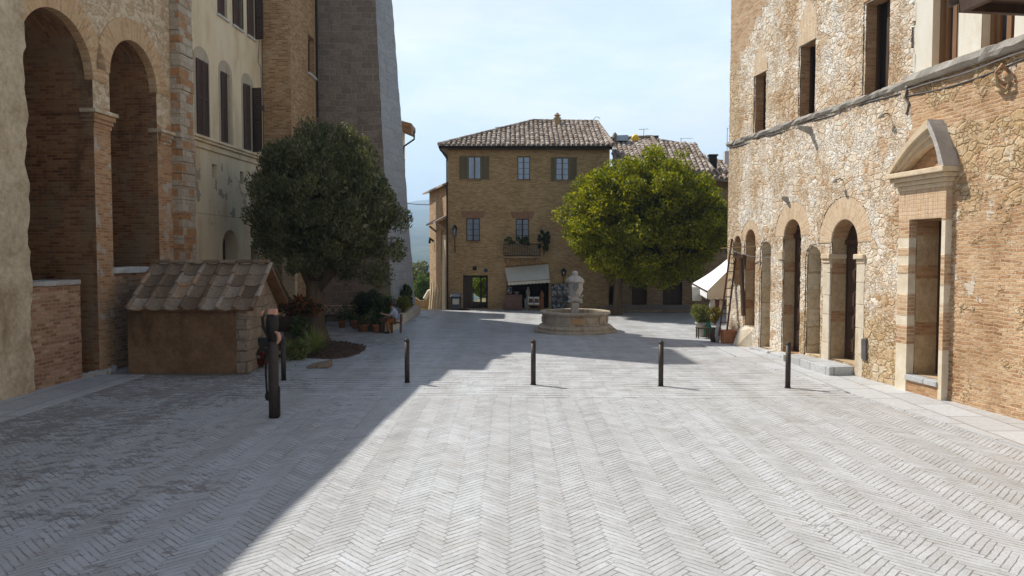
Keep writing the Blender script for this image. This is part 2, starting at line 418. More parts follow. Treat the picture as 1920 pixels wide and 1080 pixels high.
def mat_plaster():
    n = NB('cream_plaster'); P = n.P(); x, y, z = n.sep(P)
    f = n.noise(n.vmul(P, (1, 1, .4)), 1.2, 5, .6)
    c = n.ramp(f, [(.3, (.60, .44, .26)), (.5, (.75, .585, .375)), (.72, (.80, .66, .47))])
    st = n.step(n.noise(n.vmul(P, (2.2, 1, .22)), 2.0, 5, .65), .58, .75)
    c = n.mix(n.mul(st, .5), c, (.34, .25, .16))
    pe = n.step(n.add(n.noise(P, 1.5, 5, .6), n.add(n.mul(n.f('ABSOLUTE', n.sub(z, 5.7)), -.10), -.0)), .525, .54)
    c = n.mix(n.mul(pe, .85), c, (.34, .27, .195))
    c = n.mix(n.mul(n.step(n.f('ABSOLUTE', n.sub(z, 4.75)), .012, .02, 1, 0), .5), c, (.3, .22, .13))
    return n.out(c, .9, n.sub(n.mul(n.noise(P, 20, 4), .2), n.mul(pe, .5)), .4, .02, .2)
def mat_ashlar(name, stops, mortar, bw, bh, stain):
    n = NB(name); v = n.warp(n.uv(), .16, .9); v = n.warp(v, .06, 3.5)
    r, fac = n.brick(v, bw, bh, .06, .4); P = n.P()
    r = n.add(n.mul(r, .42), n.add(n.mul(n.noise(P, .8, 5, .65), .45), .06))
    c = n.ramp(r, stops); fine = n.noise(P, 9, 5, .7)
    c = n.mix(1.0, c, n.ramp(fine, [(.25, (.62, .6, .58)), (.5, (1, 1, 1)), (.75, (1.25, 1.23, 1.2))]), 'MULTIPLY')
    c = n.mix(n.mul(n.step(n.noise(n.vmul(P, (1, 1, .3)), 1.0, 6, .7), .55, .72), .5), c, stain)
    c = n.mix(n.mul(fac, n.step(n.noise(P, 1.5, 3), .4, .6, .1, .8)), c, mortar)
    h = n.add(n.mul(n.sub(1.0, fac), .6), n.add(n.mul(fine, .7), n.mul(n.noise(P, 3, 4), .5)))
    return n.out(c, .9, h, .7, .03, .2)
def mat_tile(name, stops):
    n = NB(name); g = n.new('ShaderNodeNewGeometry'); P = n.P()
    r = n.add(n.mul(g.outputs['Random Per Island'], .7), n.mul(n.noise(P, 1.1, 4, .6), .4))
    c = n.ramp(r, stops); f = n.noise(P, 13, 5, .7)
    c = n.mix(1.0, c, n.ramp(f, [(.25, (.6, .58, .56)), (.5, (1, 1, 1)), (.78, (1.35, 1.33, 1.3))]), 'MULTIPLY')
    return n.out(c, .9, f, .4, .02, .2)
def mat_glass(name, col=(.03, .035, .04), rough=.06):
    n = NB(name); f = n.noise(n.P(), 1.5, 2)
    return n.out(n.mix(f, col, tuple(min(1, c*2.2+.02) for c in col)), rough, n.noise(n.P(), 3, 2), .06, .02, .6)
def mat_poster():
    n = NB('poster_print'); v = n.vor(n.P(), 7, 'F1', 1.0)
    sc = n.new('ShaderNodeSeparateColor', {0: v.outputs['Color']})
    c = n.ramp(sc.outputs[0], [(0, (.05, .06, .08)), (.35, (.16, .17, .19)), (.6, (.34, .34, .34)), (.8, (.22, .14, .1)), (1, (.5, .5, .48))], 'CONSTANT')
    return n.out(c, .5)

M = {}
M['paving'] = mat_paving(); M['slab'] = mat_slab()
M['loggia'] = mat_loggia()
M['pier'] = mat_stucco('pier_stucco', (.30, .20, .10), (.76, .62, .43), (.28, .16, .07), 1.1, .9)
M['brick_red'] = mat_brick('parapet_brick', [(0, (.24, .11, .055)), (.4, (.38, .19, .10)), (.7, (.50, .28, .16)), (1, (.58, .38, .24))], (.40, .31, .22), .29, .095, .16, .8, warp=.06, stain=((.50, .40, .28), 1.6, .58, .5), dist=.035)
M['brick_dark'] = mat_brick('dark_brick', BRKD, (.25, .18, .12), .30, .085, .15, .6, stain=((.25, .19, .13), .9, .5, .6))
M['brick_int'] = M['brick_dark']
M['voussoir'] = mat_brick('voussoir_brick', [(0, (.42, .24, .13)), (.5, (.54, .34, .20)), (1, (.62, .45, .29))], (.48, .37, .25), .075, .9, .02, .5, uvmode=True, warp=.01)
def mat_vouss(name, stops, mort):
    n = NB(name); u, v, _ = n.sep(n.tc.outputs['UV'])
    r, fac = n.brick(n.com(v, u, 0), .34, .078, .16, .3)
    f = n.noise(n.P(), 14, 4, .65)
    c = n.ramp(n.add(n.mul(r, .7), n.mul(n.noise(n.P(), 1.5, 3), .35)), stops)
    c = n.mix(1.0, c, n.ramp(f, [(.25, (.7, .68, .66)), (.5, (1, 1, 1)), (.8, (1.15, 1.15, 1.1))]), 'MULTIPLY')
    c = n.mix(n.mul(fac, .8), c, mort)
    return n.out(c, .9, n.add(n.sub(1.0, fac), n.mul(f, .4)), .5, .02, .15)
M['vouss_left'] = mat_vouss('arch_brick', [(0, (.42, .21, .09)), (.5, (.60, .36, .18)), (1, (.70, .49, .29))], (.54, .41, .26))
M['vouss_right'] = mat_vouss('pale_arch_brick', [(0, (.50, .33, .19)), (.5, (.60, .43, .27)), (1, (.68, .53, .37))], (.66, .55, .40))
M['vouss_house'] = mat_vouss('red_arch_brick', [(0, (.27, .13, .07)), (1, (.36, .20, .11))], (.30, .2, .12))
M['quoin'] = mat_ashlar('quoin_stone', [(0, (.34, .16, .065)), (.40, (.43, .22, .10)), (.46, (.44, .35, .25)), (1, (.62, .55, .45))], (.36, .27, .18), .36, .26, (.38, .2, .09))
M['plaster'] = mat_plaster()
M['pilaster'] = mat_brick('tower_brick', [(0, (.25, .12, .05)), (.4, (.38, .20, .085)), (.7, (.47, .28, .13)), (1, (.56, .38, .21))], (.42, .30, .18), .28, .078, .14, .5, stain=((.50, .40, .27), 1.2, .6, .5))
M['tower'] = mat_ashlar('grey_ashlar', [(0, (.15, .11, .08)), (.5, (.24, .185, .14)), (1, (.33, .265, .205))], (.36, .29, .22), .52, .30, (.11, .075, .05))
M['tower_side'] = mat_ashlar('skylit_dressed_stone', [(0, (.33, .325, .32)), (1, (.46, .455, .45))], (.30, .29, .28), .8, .4, (.25, .24, .235))  # smoother stone; its lighter grey also paints in the open sky's light
M['house'] = mat_brick('ochre_brick', [(0, (.24, .13, .05)), (.35, (.39, .235, .10)), (.7, (.49, .315, .145)), (1, (.58, .40, .215))], (.45, .31, .165), .25, .075, .2, .7, warp=.03, stain=((.46, .35, .21), .8, .55, .5))
M['wing'] = mat_brick('wing_brick', [(0, (.20, .115, .055)), (.5, (.33, .20, .105)), (1, (.46, .32, .19))], (.36, .26, .16), .30, .10, .2, .6, warp=.05)
M['pale_brick'] = mat_brick('sunlit_brick', [(0, (.24, .14, .07)), (.5, (.38, .25, .14)), (1, (.50, .37, .23))], (.40, .29, .18), .34, .12, .2, .9, warp=.1, stain=((.2, .13, .08), 1.2, .55, .5), dist=.05)
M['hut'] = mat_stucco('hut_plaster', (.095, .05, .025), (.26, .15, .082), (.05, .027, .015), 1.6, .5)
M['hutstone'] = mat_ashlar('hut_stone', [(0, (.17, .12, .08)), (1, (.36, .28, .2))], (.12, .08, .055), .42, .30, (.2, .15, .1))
M['tile'] = mat_tile('old_roof_tile', [(.1, (.16, .115, .085)), (.4, (.28, .215, .165)), (.65, (.38, .31, .25)), (.9, (.48, .41, .34))])
M['tile_hut'] = mat_tile('lichen_tile', [(.1, (.115, .07, .042)), (.4, (.215, .145, .092)), (.7, (.30, .22, .15)), (.83, (.37, .30, .23)), (.93, (.44, .22, .08))])
M['lime'] = mat_stucco('limestone', (.52, .43, .30), (.70, .62, .49), (.44, .31, .18), 2.0, .5)
M['cutstone'] = mat_ashlar('cut_stone', [(0, (.52, .38, .22)), (.5, (.62, .50, .34)), (1, (.70, .60, .45))], (.42, .29, .16), .9, .55, (.50, .30, .15))
M['fount'] = mat_stucco('fountain_stone', (.28, .22, .15), (.52, .43, .32), (.24, .16, .09), 3.0, .3)
M['fount_or'] = mat_stucco('orange_stone', (.46, .27, .12), (.54, .34, .17), (.38, .2, .09), 4.0, .3)
M['statue'] = mat_stucco('statue_stone', (.36, .32, .27), (.58, .53, .46), (.2, .17, .14), 6.0, .4)
M['ledge'] = mat_stucco('ledge_stone', (.30, .27, .23), (.46, .42, .36), (.2, .17, .14), 3.0, .6)
M['moulding'] = mat_stucco('pediment_stone', (.55, .42, .27), (.68, .56, .40), (.45, .31, .18), 3.5, .4)
M['greytop'] = mat_stucco('weathered_stone', (.36, .33, .30), (.52, .48, .43), (.28, .24, .2), 4, .5)
M['iron'] = mat_simple('dark_iron', (.03, .026, .023), .5, .3, 8, .6)
M['bollard'] = mat_simple('brown_iron', (.055, .042, .034), .5, .2, 10, .3)
M['wood'] = mat_simple('dark_wood', (.065, .036, .022), .5, .35, 5, 0, .3, .35, True)
M['wood_red'] = mat_simple('reddish_wood', (.12, .05, .03), .6, .3, 5, 0, .3, .3, True)
M['wood_mid'] = mat_simple('brown_wood', (.22, .115, .05), .6, .3, 5, 0, .3, .3, True)
M['shutter'] = mat_simple('brown_shutter', (.085, .05, .036), .65, .25, 5, 0, .2, .25, True)
M['shutter_ol'] = mat_simple('olive_shutter', (.17, .135, .075), .7, .2, 5, 0, .2, .2, True)
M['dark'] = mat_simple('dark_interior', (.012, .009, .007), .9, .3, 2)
M['glass'] = mat_glass('window_glass')
M['curtain'] = mat_simple('net_curtain', (.78, .77, .75), .9, .25, 9, 0, .1, .1, True)
M['awning_w'] = mat_simple('white_canvas', (.80, .80, .78), .8, .06, 3)
M['awning_t'] = mat_simple('tan_canvas', (.74, .60, .42), .8, .08, 3)
M['awning_g'] = mat_simple('grey_cream_canvas', (.60, .56, .46), .85, .1, 2)
M['terra'] = mat_simple('terracotta', (.42, .17, .07), .8, .25, 6)
M['paper'] = mat_simple('pale_paper', (.62, .58, .5), .7, .1, 5)
M['board'] = mat_simple('brown_board', (.16, .085, .06), .6, .15, 5)
M['boardmark'] = mat_simple('faded_print', (.26, .17, .13), .6, .1, 5)
M['poster'] = mat_poster()
M['pink'] = mat_simple('pale_pink_paint', (.60, .30, .20), .6, .15, 5)
M['cable'] = mat_simple('grey_cable', (.10, .09, .085), .6, .2, 5)
M['cable_w'] = mat_simple('white_cable', (.6, .58, .55), .5, .1, 5)
M['bin'] = mat_simple('slate_blue_plastic', (.04, .05, .07), .4, .2, 4)
M['soil'] = mat_stucco('soil', (.05, .032, .022), (.13, .085, .06), (.16, .1, .07), 5.0, .8)
M['bark'] = mat_simple('grey_brown_bark', (.13, .09, .06), .95, .5, 5, 0, 1.0, .1, True)
M['leaf_olive'] = mat_leaf('olive_leaf', [(0, (.045, .046, .016)), (.4, (.10, .102, .040)), (.75, (.19, .185, .085)), (1, (.36, .34, .20))], .3)
M['leaf_lime'] = mat_leaf('lime_leaf', [(0, (.055, .078, .005)), (.4, (.155, .174, .008)), (.7, (.285, .27, .012)), (1, (.42, .36, .025))], .48)
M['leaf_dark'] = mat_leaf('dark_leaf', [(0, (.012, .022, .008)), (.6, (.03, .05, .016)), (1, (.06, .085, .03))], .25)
M['leaf_mid'] = mat_leaf('green_leaf', [(0, (.045, .075, .016)), (.6, (.10, .155, .035)), (1, (.19, .24, .07))], .35)
M['leaf_yel'] = mat_leaf('yellow_leaf', [(0, (.16, .11, .01)), (.5, (.30, .20, .015)), (1, (.42, .30, .04))], .3)
M['leaf_red'] = mat_leaf('red_petal', [(0, (.16, .03, .015)), (.5, (.33, .07, .03)), (1, (.42, .16, .05))], .3)
M['leaf_crim'] = mat_leaf('crimson_petal', [(0, (.25, .015, .02)), (1, (.5, .05, .06))], .3)
M['blade'] = mat_leaf('grass_blade', [(0, (.12, .15, .04)), (.5, (.24, .28, .09)), (1, (.42, .44, .18))], .3)
M['leaf_gard'] = mat_leaf('garden_leaf', [(0, (.05, .08, .012)), (.5, (.12, .17, .02)), (1, (.24, .27, .04))], .45)
M['leaf_pale'] = mat_leaf('pale_leaf', [(0, (.09, .11, .03)), (.5, (.2, .21, .07)), (1, (.33, .32, .14))], .35)
M['skin'] = mat_simple('skin', (.48, .27, .19), .6, .05, 5)
M['hair'] = mat_simple('auburn_hair', (.07, .025, .018), .6, .3, 20)
M['shirt'] = mat_simple('pale_blue_shirt', (.42, .46, .56), .85, .1, 8)
M['trousers'] = mat_simple('rust_trousers', (.34, .13, .04), .85, .15, 8)
M['shorts'] = mat_simple('grey_green_cloth', (.15, .19, .18), .85, .15, 8)
M['yellow'] = mat_simple('yellow_enamel', (.75, .50, .05), .5, .1, 4)
M['skylight'] = mat_glass('skylight_glass', (.25, .3, .36), .1)
M['green'] = mat_simple('green_glaze', (.03, .22, .12), .4, .15, 4)
M['pale_stone'] = mat_simple('pale_grey_stone', (.58, .56, .52), .8, .15, 6)

# ------------------------------------------------------------------ setting: ground, terrain
def terrain_z(x, y):
    r = math.hypot(x, y); z = -.06
    # lane falling away left of the house
    if y > 44.4:
        k = min(1, max(0, (-3.4-x)/.8)); t = max(0, y-44.4)
        z -= k*min(t*.22, 9)
    if y > 72: z -= min((y-72)*.28, 70)
    if y < -40: z -= min((-40-y)*.1, 30)
    if abs(x) > 45: z -= min((abs(x)-45)*.2, 60)
    if r > 500:
        t = (r-500)/5500; az = math.atan2(x, y)
        bump = .5+.5*math.sin(az*23+1.1)*math.sin(az*9.0+r*.0007)
        hil = (t**1.25)*510*(.92+.16*bump) + 26*math.sin(x*.0042+1)*math.sin(y*.0036)*min(1, t*6)
        if r > 6000: hil *= max(.6, 1-(r-6000)/8000)
        z = max(z, -95)+hil*(1 if r < 9000 else .6)
    return z
rings = [0, 12, 24, 34, 40, 43, 44.5] + [46+2*i for i in range(15)] + [78, 84, 92, 102, 115, 130, 150, 175, 205, 240, 290, 350, 420, 500, 600]
rr_ = 700
while rr_ < 9000: rings.append(rr_); rr_ *= 1.09
NA = 300; tb = MB(); az = [(-math.pi+2*math.pi*k/NA) for k in range(NA)]
for r in rings:
    for a in az:
        x = r*math.sin(a); y = r*math.cos(a); tb.v.append((x, y, terrain_z(x, y)))
for i in range(len(rings)-1):
    for k in range(NA):
        k2 = (k+1) % NA; tb.f.append((i*NA+k, i*NA+k2, (i+1)*NA+k2, (i+1)*NA+k)[::-1])
def mat_terrain():
    n = NB('wooded_hills'); P = n.P(); x, y, z = n.sep(P)
    d = n.new('ShaderNodeVectorMath', {0: P}, operation='LENGTH').outputs['Value']
    f1 = n.noise(P, .006, 5, .65); f2 = n.noise(P, .03, 5, .7)
    c = n.ramp(n.add(n.mul(f1, .6), n.mul(f2, .4)), [(.36, (.018, .028, .014)), (.52, (.04, .055, .025)), (.60, (.09, .095, .05)), (.70, (.16, .145, .085))])
    near = n.step(d, 75, 110, 1, 0)
    g = n.ramp(n.noise(P, 3, 4), [(.3, (.10, .10, .04)), (.7, (.22, .19, .11))])
    return n.out(n.mix(near, c, g), .95, n.noise(P, .05, 5, .7), 1.0, 8.0, .1)
hills = tag(tb.build('hills', mat_terrain(), smooth=True), kind='structure')
# piazza sheet: gentle, finely divided so that nothing is perfectly flat
pz = MB(); nx_, ny_ = 60, 90
def ground_wave(x, y): return .012*math.sin(x*.7+1.3)*math.sin(y*.53)+.008*math.sin(x*1.9)*math.cos(y*1.3)-.006
xs = [-16+32*i/nx_ for i in range(nx_+1)]; ys = [-12+56.6*j/ny_ for j in range(ny_+1)]
for y in ys:
    for x in xs: pz.v.append((x, y, ground_wave(x, y)))
for j in range(ny_):
    for i in range(nx_):
        a = j*(nx_+1)+i; pz.f.append((a, a+1, a+nx_+2, a+nx_+1))
tag(pz.build('piazza_paving', M['paving'], smooth=True), kind='structure')
def sheet(name, pts, mat, z=.022):
    m = MB(); m.add([(p[0], p[1], z) for p in pts]+[(p[0], p[1], -.05) for p in pts],
        [tuple(range(len(pts)))]+[(i, len(pts)+i, len(pts)+(i+1) % len(pts), (i+1) % len(pts)) for i in range(len(pts))])
    return tag(m.build(name, mat), kind='structure')

RW = Frame(8.2, 28.3, .139, -.9903)     # stone palace on the right, s grows towards the camera
LW = Frame(-12.67, 0, .063, .998)       # arcade side on the left, s grows with the distance
HW = Frame(0, 45, 1, 0)                 # brick house front
def pt2(fr, s, off): p = fr.w(s, off, 0); return (p.x, p.y)
sheet('slab_pavement', [pt2(RW, .9, .05), pt2(RW, .9, -1.5), pt2(RW, 5, -1.62), pt2(RW, 14, -1.7), pt2(RW, 34, -1.8), pt2(RW, 34, .05)], M['slab'])
sheet('slab_walkway', [pt2(LW, 2, .3), pt2(LW, 2, -1.6), pt2(LW, 14, -1.75), pt2(LW, 20.4, -1.35), pt2(LW, 20.4, .3)], M['slab'], .02)
# ------------------------------------------------------------------ roof tiles
def tiles(name, mat, A, e, u, W, length, parent=None, sp=.26, L=.42, r=.095, pan=True, jit=.012, pc=.045):
    """covering of barrel tiles: A eave start, e along the eave, u up the slope, length(s) the slope run at s"""
    m = MB(); A = Vector(A); e = Vector(e).normalized(); u = Vector(u).normalized(); nrm = e.cross(u).normalized()
    if nrm.z < 0: nrm = -nrm
    cols = int(W/sp); sp = W/cols
    for c in range(cols+1):
        s = c*sp; ln = length(min(max(s, .01), W-.01)); k = max(0, int(round(ln/L)))
        off = random.uniform(-.05, .05)
        for q in range(k):
            t0 = q*L+off*(q > 0)-.03; t1 = min(t0+L*1.12, ln+.1); rr = r*random.uniform(.9, 1.1); ds = random.uniform(-jit, jit); tw = random.uniform(-.02, .02); dz = random.uniform(-.012, .012)
            vs = []; fs = []
            for (t, rad, lift, sh) in ((t0, rr, .035, 0), (t1, rr*.82, .0, tw)):
                for a in range(6):
                    an = math.pi*a/5
                    vs.append(A+e*(s+ds+sh+rad*math.cos(an))+u*t+nrm*(rad*math.sin(an)*.85+lift+.03+dz))
            for a in range(5): fs.append((a, a+1, 6+a+1, 6+a))
            fs.append((0, 1, 2, 3, 4, 5))
            m.add(vs, fs)
        if pan and c < cols:
            s2 = s+sp/2; ln = length(s2); k = max(0, int(round(ln/L)))
            for q in range(k):
                t0 = q*L-.05; t1 = min(t0+L*1.1, ln); w = sp*.5; dz = random.uniform(-.008, .008)
                vs = []
                for (t, lift) in ((t0, .03), (t1, .0)):
                    for a in (-1, -.5, 0, .5, 1): vs.append(A+e*(s2+w*a)+u*t+nrm*(lift+pc*a*a+dz-.005))
                fs = [(a, a+1, 6+a, 5+a) for a in range(4)]
                vs += [v-nrm*.03 for v in vs[:5]]; fs += [(a, a+1, 11+a, 10+a) for a in range(4)]
                m.add(vs, fs)
    return m.build(name, mat, parent)

# ------------------------------------------------------------------ left: arcade building
lg = fthing('arcade_building', 'tall brown brick and rubble building with two deep round arches at the left edge', 'building', LW)
A1 = (17.7, 20.52); A2 = (21.28, 23.75); ZA1, ZA2 = 9.45, 9.62; TOP = 12.45
def arcpts(s0, s1, zt, n=20):
    r = (s1-s0)/2; c = (s0+s1)/2
    return [(s0, 0)]+[(s0, (zt-r)*i/9) for i in range(1, 9)]+[(c-r*math.cos(math.pi*i/n), zt-r+r*math.sin(math.pi*i/n)) for i in range(n+1)]+[(s1, (zt-r)*(9-i)/9) for i in range(1, 9)]+[(s1, 0)]
out = [(-12, 0)]+arcpts(*A1, ZA1)+arcpts(*A2, ZA2)+[(24.62, 0), (24.62, TOP), (-12, TOP)]
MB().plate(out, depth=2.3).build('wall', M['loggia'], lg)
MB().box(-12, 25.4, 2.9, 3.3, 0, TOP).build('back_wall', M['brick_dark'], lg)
MB().box(-12, 26.2, -.05, 9, TOP, TOP+.12).build('roof', M['tile'], lg)
# nearest pier, rough right edge
edge = [(17.72+.05*math.sin(z*3.1)+.035*math.sin(z*7.7+1)+random.uniform(-.03, .03), z) for z in [i*.16 for i in range(1, 77)]]
MB().plate([(8, 0), (17.75, 0)]+edge+[(17.7, TOP-.02), (8, TOP-.02)], y0=-.16, depth=.5).build('corner_pier', M['pier'], lg)
for (s0, s1), zt in ((A1, ZA1), (A2, ZA2)):
    r = (s1-s0)/2; c = (s0+s1)/2
    arch_ring(c, zt-r, r-.005, .62, -.03, .25).build('arch_ring', M['vouss_left'], lg)
imp = MB()
def impost(s0, s1, y1, z):
    m = MB(); y0 = 0
    for (p, a, b) in ((.11, -.12, -.002), (.07, -.24, -.122), (.03, -.36, -.242)):
        m.box(s0-p, s1+p, -p, y1, z+a, z+b, .008)
    o = MB().box(s0-.16, s1+.16, -.16, y1, z, z+.12, .012).build('impost', M['pier'], lg, bevel=.02); m.build('impost_courses', M['loggia'], o, bevel=.012)
impost(20.52, 21.28, .30, 7.14)
impost(23.9, 24.45, .30, 7.15)
MB().box(20.46, 21.3, .302, 2.28, 7.14, 7.26, .008).build('side_ledge', M['brick_dark'], lg)
m = MB().plate(jitter(rect(17.85, 19.8, 0, 2.52, .012, .3), .0), y0=.02, depth=.55); m.build('parapet', M['brick_red'], lg)
m = MB()
for k in range(4): m.box(17.8+k*.49, 17.8+k*.49+.48, -.05, .62, 2.52, 2.64, .012)
m.build('parapet_coping', M['greytop'], lg, bevel=.015)
MB().plate(rect(21.29, 23.74, 0, 2.75, .01, .3), y0=.02, depth=.6).build('parapet', M['brick_red'], lg)
m = MB()
for k in range(5): m.box(21.29+k*.488, 21.29+k*.488+.48, -.1, .7, 2.75, 2.92, .012)
m.build('parapet_coping', M['pale_stone'], lg, bevel=.015)
# buttress with quoins: every block slightly in or out
m = MB()
z = 0
while z < TOP-.1:
    h = random.uniform(.34, .5); a = random.uniform(-.02, .02)
    m.box(24.62+a, 25.5+random.uniform(-.02, .02), -.35+random.uniform(-.03, .03), .6, z, min(z+h-.012, TOP), .01); z += h
MB().box(24.66, 25.46, -.31, .6, 0, TOP).build('buttress', M['quoin'], lg)
m.build('quoins', M['quoin'], lg, bevel=.02)
# fallen stones at the foot
for q in range(8):
    s = 19.75+q*.19; MB().box(s, s+random.uniform(.1, .17), -.3+random.uniform(0, .3), .1, -.02, random.uniform(.06, .16), .03).build('footing_stone', M['greytop'], lg, bevel=.02)

# ------------------------------------------------------------------ left: cream house
ph = fthing('plaster_house', 'cream plastered house with brown louvred shutters and a moulded ledge beside the arcade', 'house', LW)
def shutter(w, h, mat, slats=True):
    m = MB(); t = .035; f = .07
    m.box(0, f, 0, t, 0, h); m.box(w-f, w, 0, t, 0, h)
    for z in (0, h*.5-f/2, h-f): m.box(f, w-f, 0, t, z, z+f)
    nz = int(h/.085)
    for k in range(nz):
        z = f+(h-2*f)*k/nz
        m.add([(f, t, z), (w-f, t, z), (w-f, .004, z+.075), (f, .004, z+.075), (f, t+.012, z+.01), (w-f, t+.012, z+.01), (w-f, .016, z+.085), (f, .016, z+.085)],
              [(3, 2, 1, 0), (4, 5, 6, 7), (0, 1, 5, 4), (2, 3, 7, 6), (0, 4, 7, 3), (1, 2, 6, 5)])
    return m
PW = [(26.35, 27.2, 7.5, 10.15), (28.25, 29.1, 7.5, 10.15), (30.25, 31.1, 7.5, 10.15)]
PU = [(28.1, 28.95, 12.2, 14.0), (29.4, 30.25, 12.2, 14.0), (30.75, 31.5, 12.2, 14.0)]
holes = [rect(*w) for w in PW]+[rect(*w) for w in PU]
hd = [.3]*6
holes.append(arch(28.2, 29.55, .0001, 4.25)); hd.append(.55)
holes.append(arch(30.75, 31.6, .0001, 3.9)); hd.append(.55)
holes.append(rect(27.45, 27.85, 6.1, 6.6)); hd.append(.3)
holes.append(rect(29.85, 30.2, 6.1, 6.6)); hd.append(.3)
holes.append(rect(26.6, 27.3, 1.9, 3.1)); hd.append(.3)
MB().plate([(25.45, -.02), (32.3, -.02), (32.3, 14.4), (28.0, 14.4), (28.0, 13.0), (25.45, 13.0)], holes, 0, .6, hd).build('wall', M['plaster'], ph)
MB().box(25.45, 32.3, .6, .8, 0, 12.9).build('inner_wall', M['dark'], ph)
m = MB(); m.box(25.45, 28, 0, 8, 13.0, 13.1); m.box(28.0, 32.4, 0, 8, 14.4, 14.5); m.box(28, 28.1, .6, 8, 13.1, 14.4); m.build('roof', M['tile'], ph)
def louvre_window(par, w, open_l, open_r, depth=.18, sill=True):
    s0, s1, z0, z1 = w; wd = (s1-s0)/2
    f = MB(); f.box(s0, s1, depth, depth+.03, z0, z1); o = f.build('window', M['dark'], par)
    g = MB(); g.box(s0+.03, s1-.03, depth-.03, depth-.012, z0+.03, z1-.03); g.build('pane', M['glass'], o)
    for side, ang in ((0, open_l), (1, open_r)):
        if ang is None: continue
        sh = shutter(wd-.01, z1-z0-.03, M['shutter']); x0 = s0 if side == 0 else s1
        ang = R(ang)
        nv = []
        for (x, y, z) in sh.v:
            yy = y-.035
            if side == 0: px_, py_ = x*math.cos(ang)-(-yy)*0+yy*math.sin(ang), -x*math.sin(ang)+yy*math.cos(ang)
            else: px_, py_ = -(x*math.cos(ang)+yy*math.sin(ang)), -x*math.sin(ang)+yy*math.cos(ang)
            nv.append((x0+px_, -.02+py_, z0+.015+z))
        sh.v = nv; sh.build('shutter', M['shutter'], o)
    if sill:
        MB().box(s0-.08, s1+.08, -.09, depth, z0-.07, z0-.003).build('sill', M['pale_stone'], o)
louvre_window(ph, PW[0], 2, 2, sill=False); louvre_window(ph, PW[1], 4, None, sill=False); louvre_window(ph, PW[2], 12, 80, sill=False)
louvre_window(ph, PU[0], 6, None); louvre_window(ph, PU[1], 8, 25); louvre_window(ph, PU[2], 14, 82)
for (s0, s1, z0, z1) in PW:   # painted arches of old openings, a thin skim of bare render
    c = (s0+s1)/2; r = (s1-s0)/2+.16
    MB().plate([(c-r, z0), (s0-.01, z0), (s0-.01, z1+.01), (s1+.01, z1+.01), (s1+.01, z0), (c+r, z0), (c+r, z1)]+[(c+r*math.cos(a), z1+.45*math.sin(a)+.02) for a in [math.pi*i/10 for i in range(1, 10)]]+[(c-r, z1)], y0=-.008, depth=.008).build('window_surround', mat_stucco('bare_render', (.40, .31, .21), (.52, .43, .31), (.3, .23, .16)) if 'surr' not in M else M['surr'], ph)
    M.setdefault('surr', bpy.data.materials['bare_render'])
m = MB()
for (p, a, b) in ((.22, 7.36, 7.46), (.16, 7.26, 7.357), (.07, 7.05, 7.257)): m.box(25.5, 32.25, -p, .05, a, b)
m.build('ledge_moulding', M['plaster'], ph, bevel=.02)
MB().box(28.25, 29.5, .5, .58, 0, 4.2).build('door', M['wood'], ph)
MB().box(30.8, 31.55, .5, .58, 0, 3.9).build('door', M['dark'], ph)
m = MB(); m.tube([(32.0, -.05, 7.5), (32.02, -.05, 10), (31.98, -.05, 11.2), (31.7, -.05, 11.35), (31.85, -.05, 12.2), (31.9, -.05, 14.4)], .012, 5); m.tube([(32.12, -.06, 4), (32.12, -.06, 14.4)], .02, 6)
m.build('wall_cable', M['cable'], ph)
m = MB(); m.box(32.05, 32.15, -.11, -.02, 9.4, 9.62); m.build('junction_box', M['cable'], ph)

# ------------------------------------------------------------------ brick tower house and grey stone tower
bt = thing('brick_tower_house', 'narrow ochre brick tower block between the cream house and the grey tower', 'building')
x0, x1, y0, y1 = -16.0, -9.43, 32.2, 36.5
MB().box(x0, x1, y0, y0+.3, 0, 15.5).build('front_wall', M['pilaster'], bt)
SF = Frame(x1, y0+.3, 0, 1)     # faces the piazza
e_ = thing('side_wall', None, None); e_.parent = bt; bpy.data.objects.remove(e_)
sw0, sz1 = Frame(x1, 0, 0, 1).at(577, 62); sw1, sz0 = Frame(x1, 0, 0, 1).at(590, 146)
o = MB().plate([(y0+.3, 0), (36.4, 0), (36.4, 15.5), (y0+.3, 15.5)], [rect(sw0, sw1, sz0, sz1)], 0, 5.5, [.3]).build('wall', M['pilaster'], bt)
o.location = (x1, 0, 0); o.rotation_euler = (0, 0, R(90))
wn = MB().box(sw0, sw1, .25, .29, sz0, sz1).build('window', M['dark'], bt); wn.location = o.location; wn.rotation_euler = o.rotation_euler
f = MB()
f.plate(rect(sw0, sw1, sz0, sz1), [rect(sw0+.08, sw1-.08, sz0+.08, sz1-.08)], .2, .047)
f.build('frame', M['wood_mid'], wn)
si = MB().box(sw0-.1, sw1+.1, -.1, .2, sz0-.1, sz0-.004).build('sill', M['pale_stone'], wn)
MB().box(x0, x1, y0, y1, 15.502, 15.6).build('roof', M['tile'], bt); MB().box(-10.5, x1-.003, y0+.003, y1-.5, 15.6, 21.5).build('unseen_shadow_turret', M['pilaster'], bt)  # top block added above the frame, sized to cast the shadow band
m = MB(); m.tube([(x1+.06, 36.33, 0), (x1+.06, 36.33, 15.5)], .05, 8); m.build('drainpipe', M['iron'], bt)
m = MB(); m.box(x1-.42, x1+.14, y0-.22, y0+.1, 0, 3.6); m.build('stone_jamb', M['cutstone'], bt, bevel=.02)

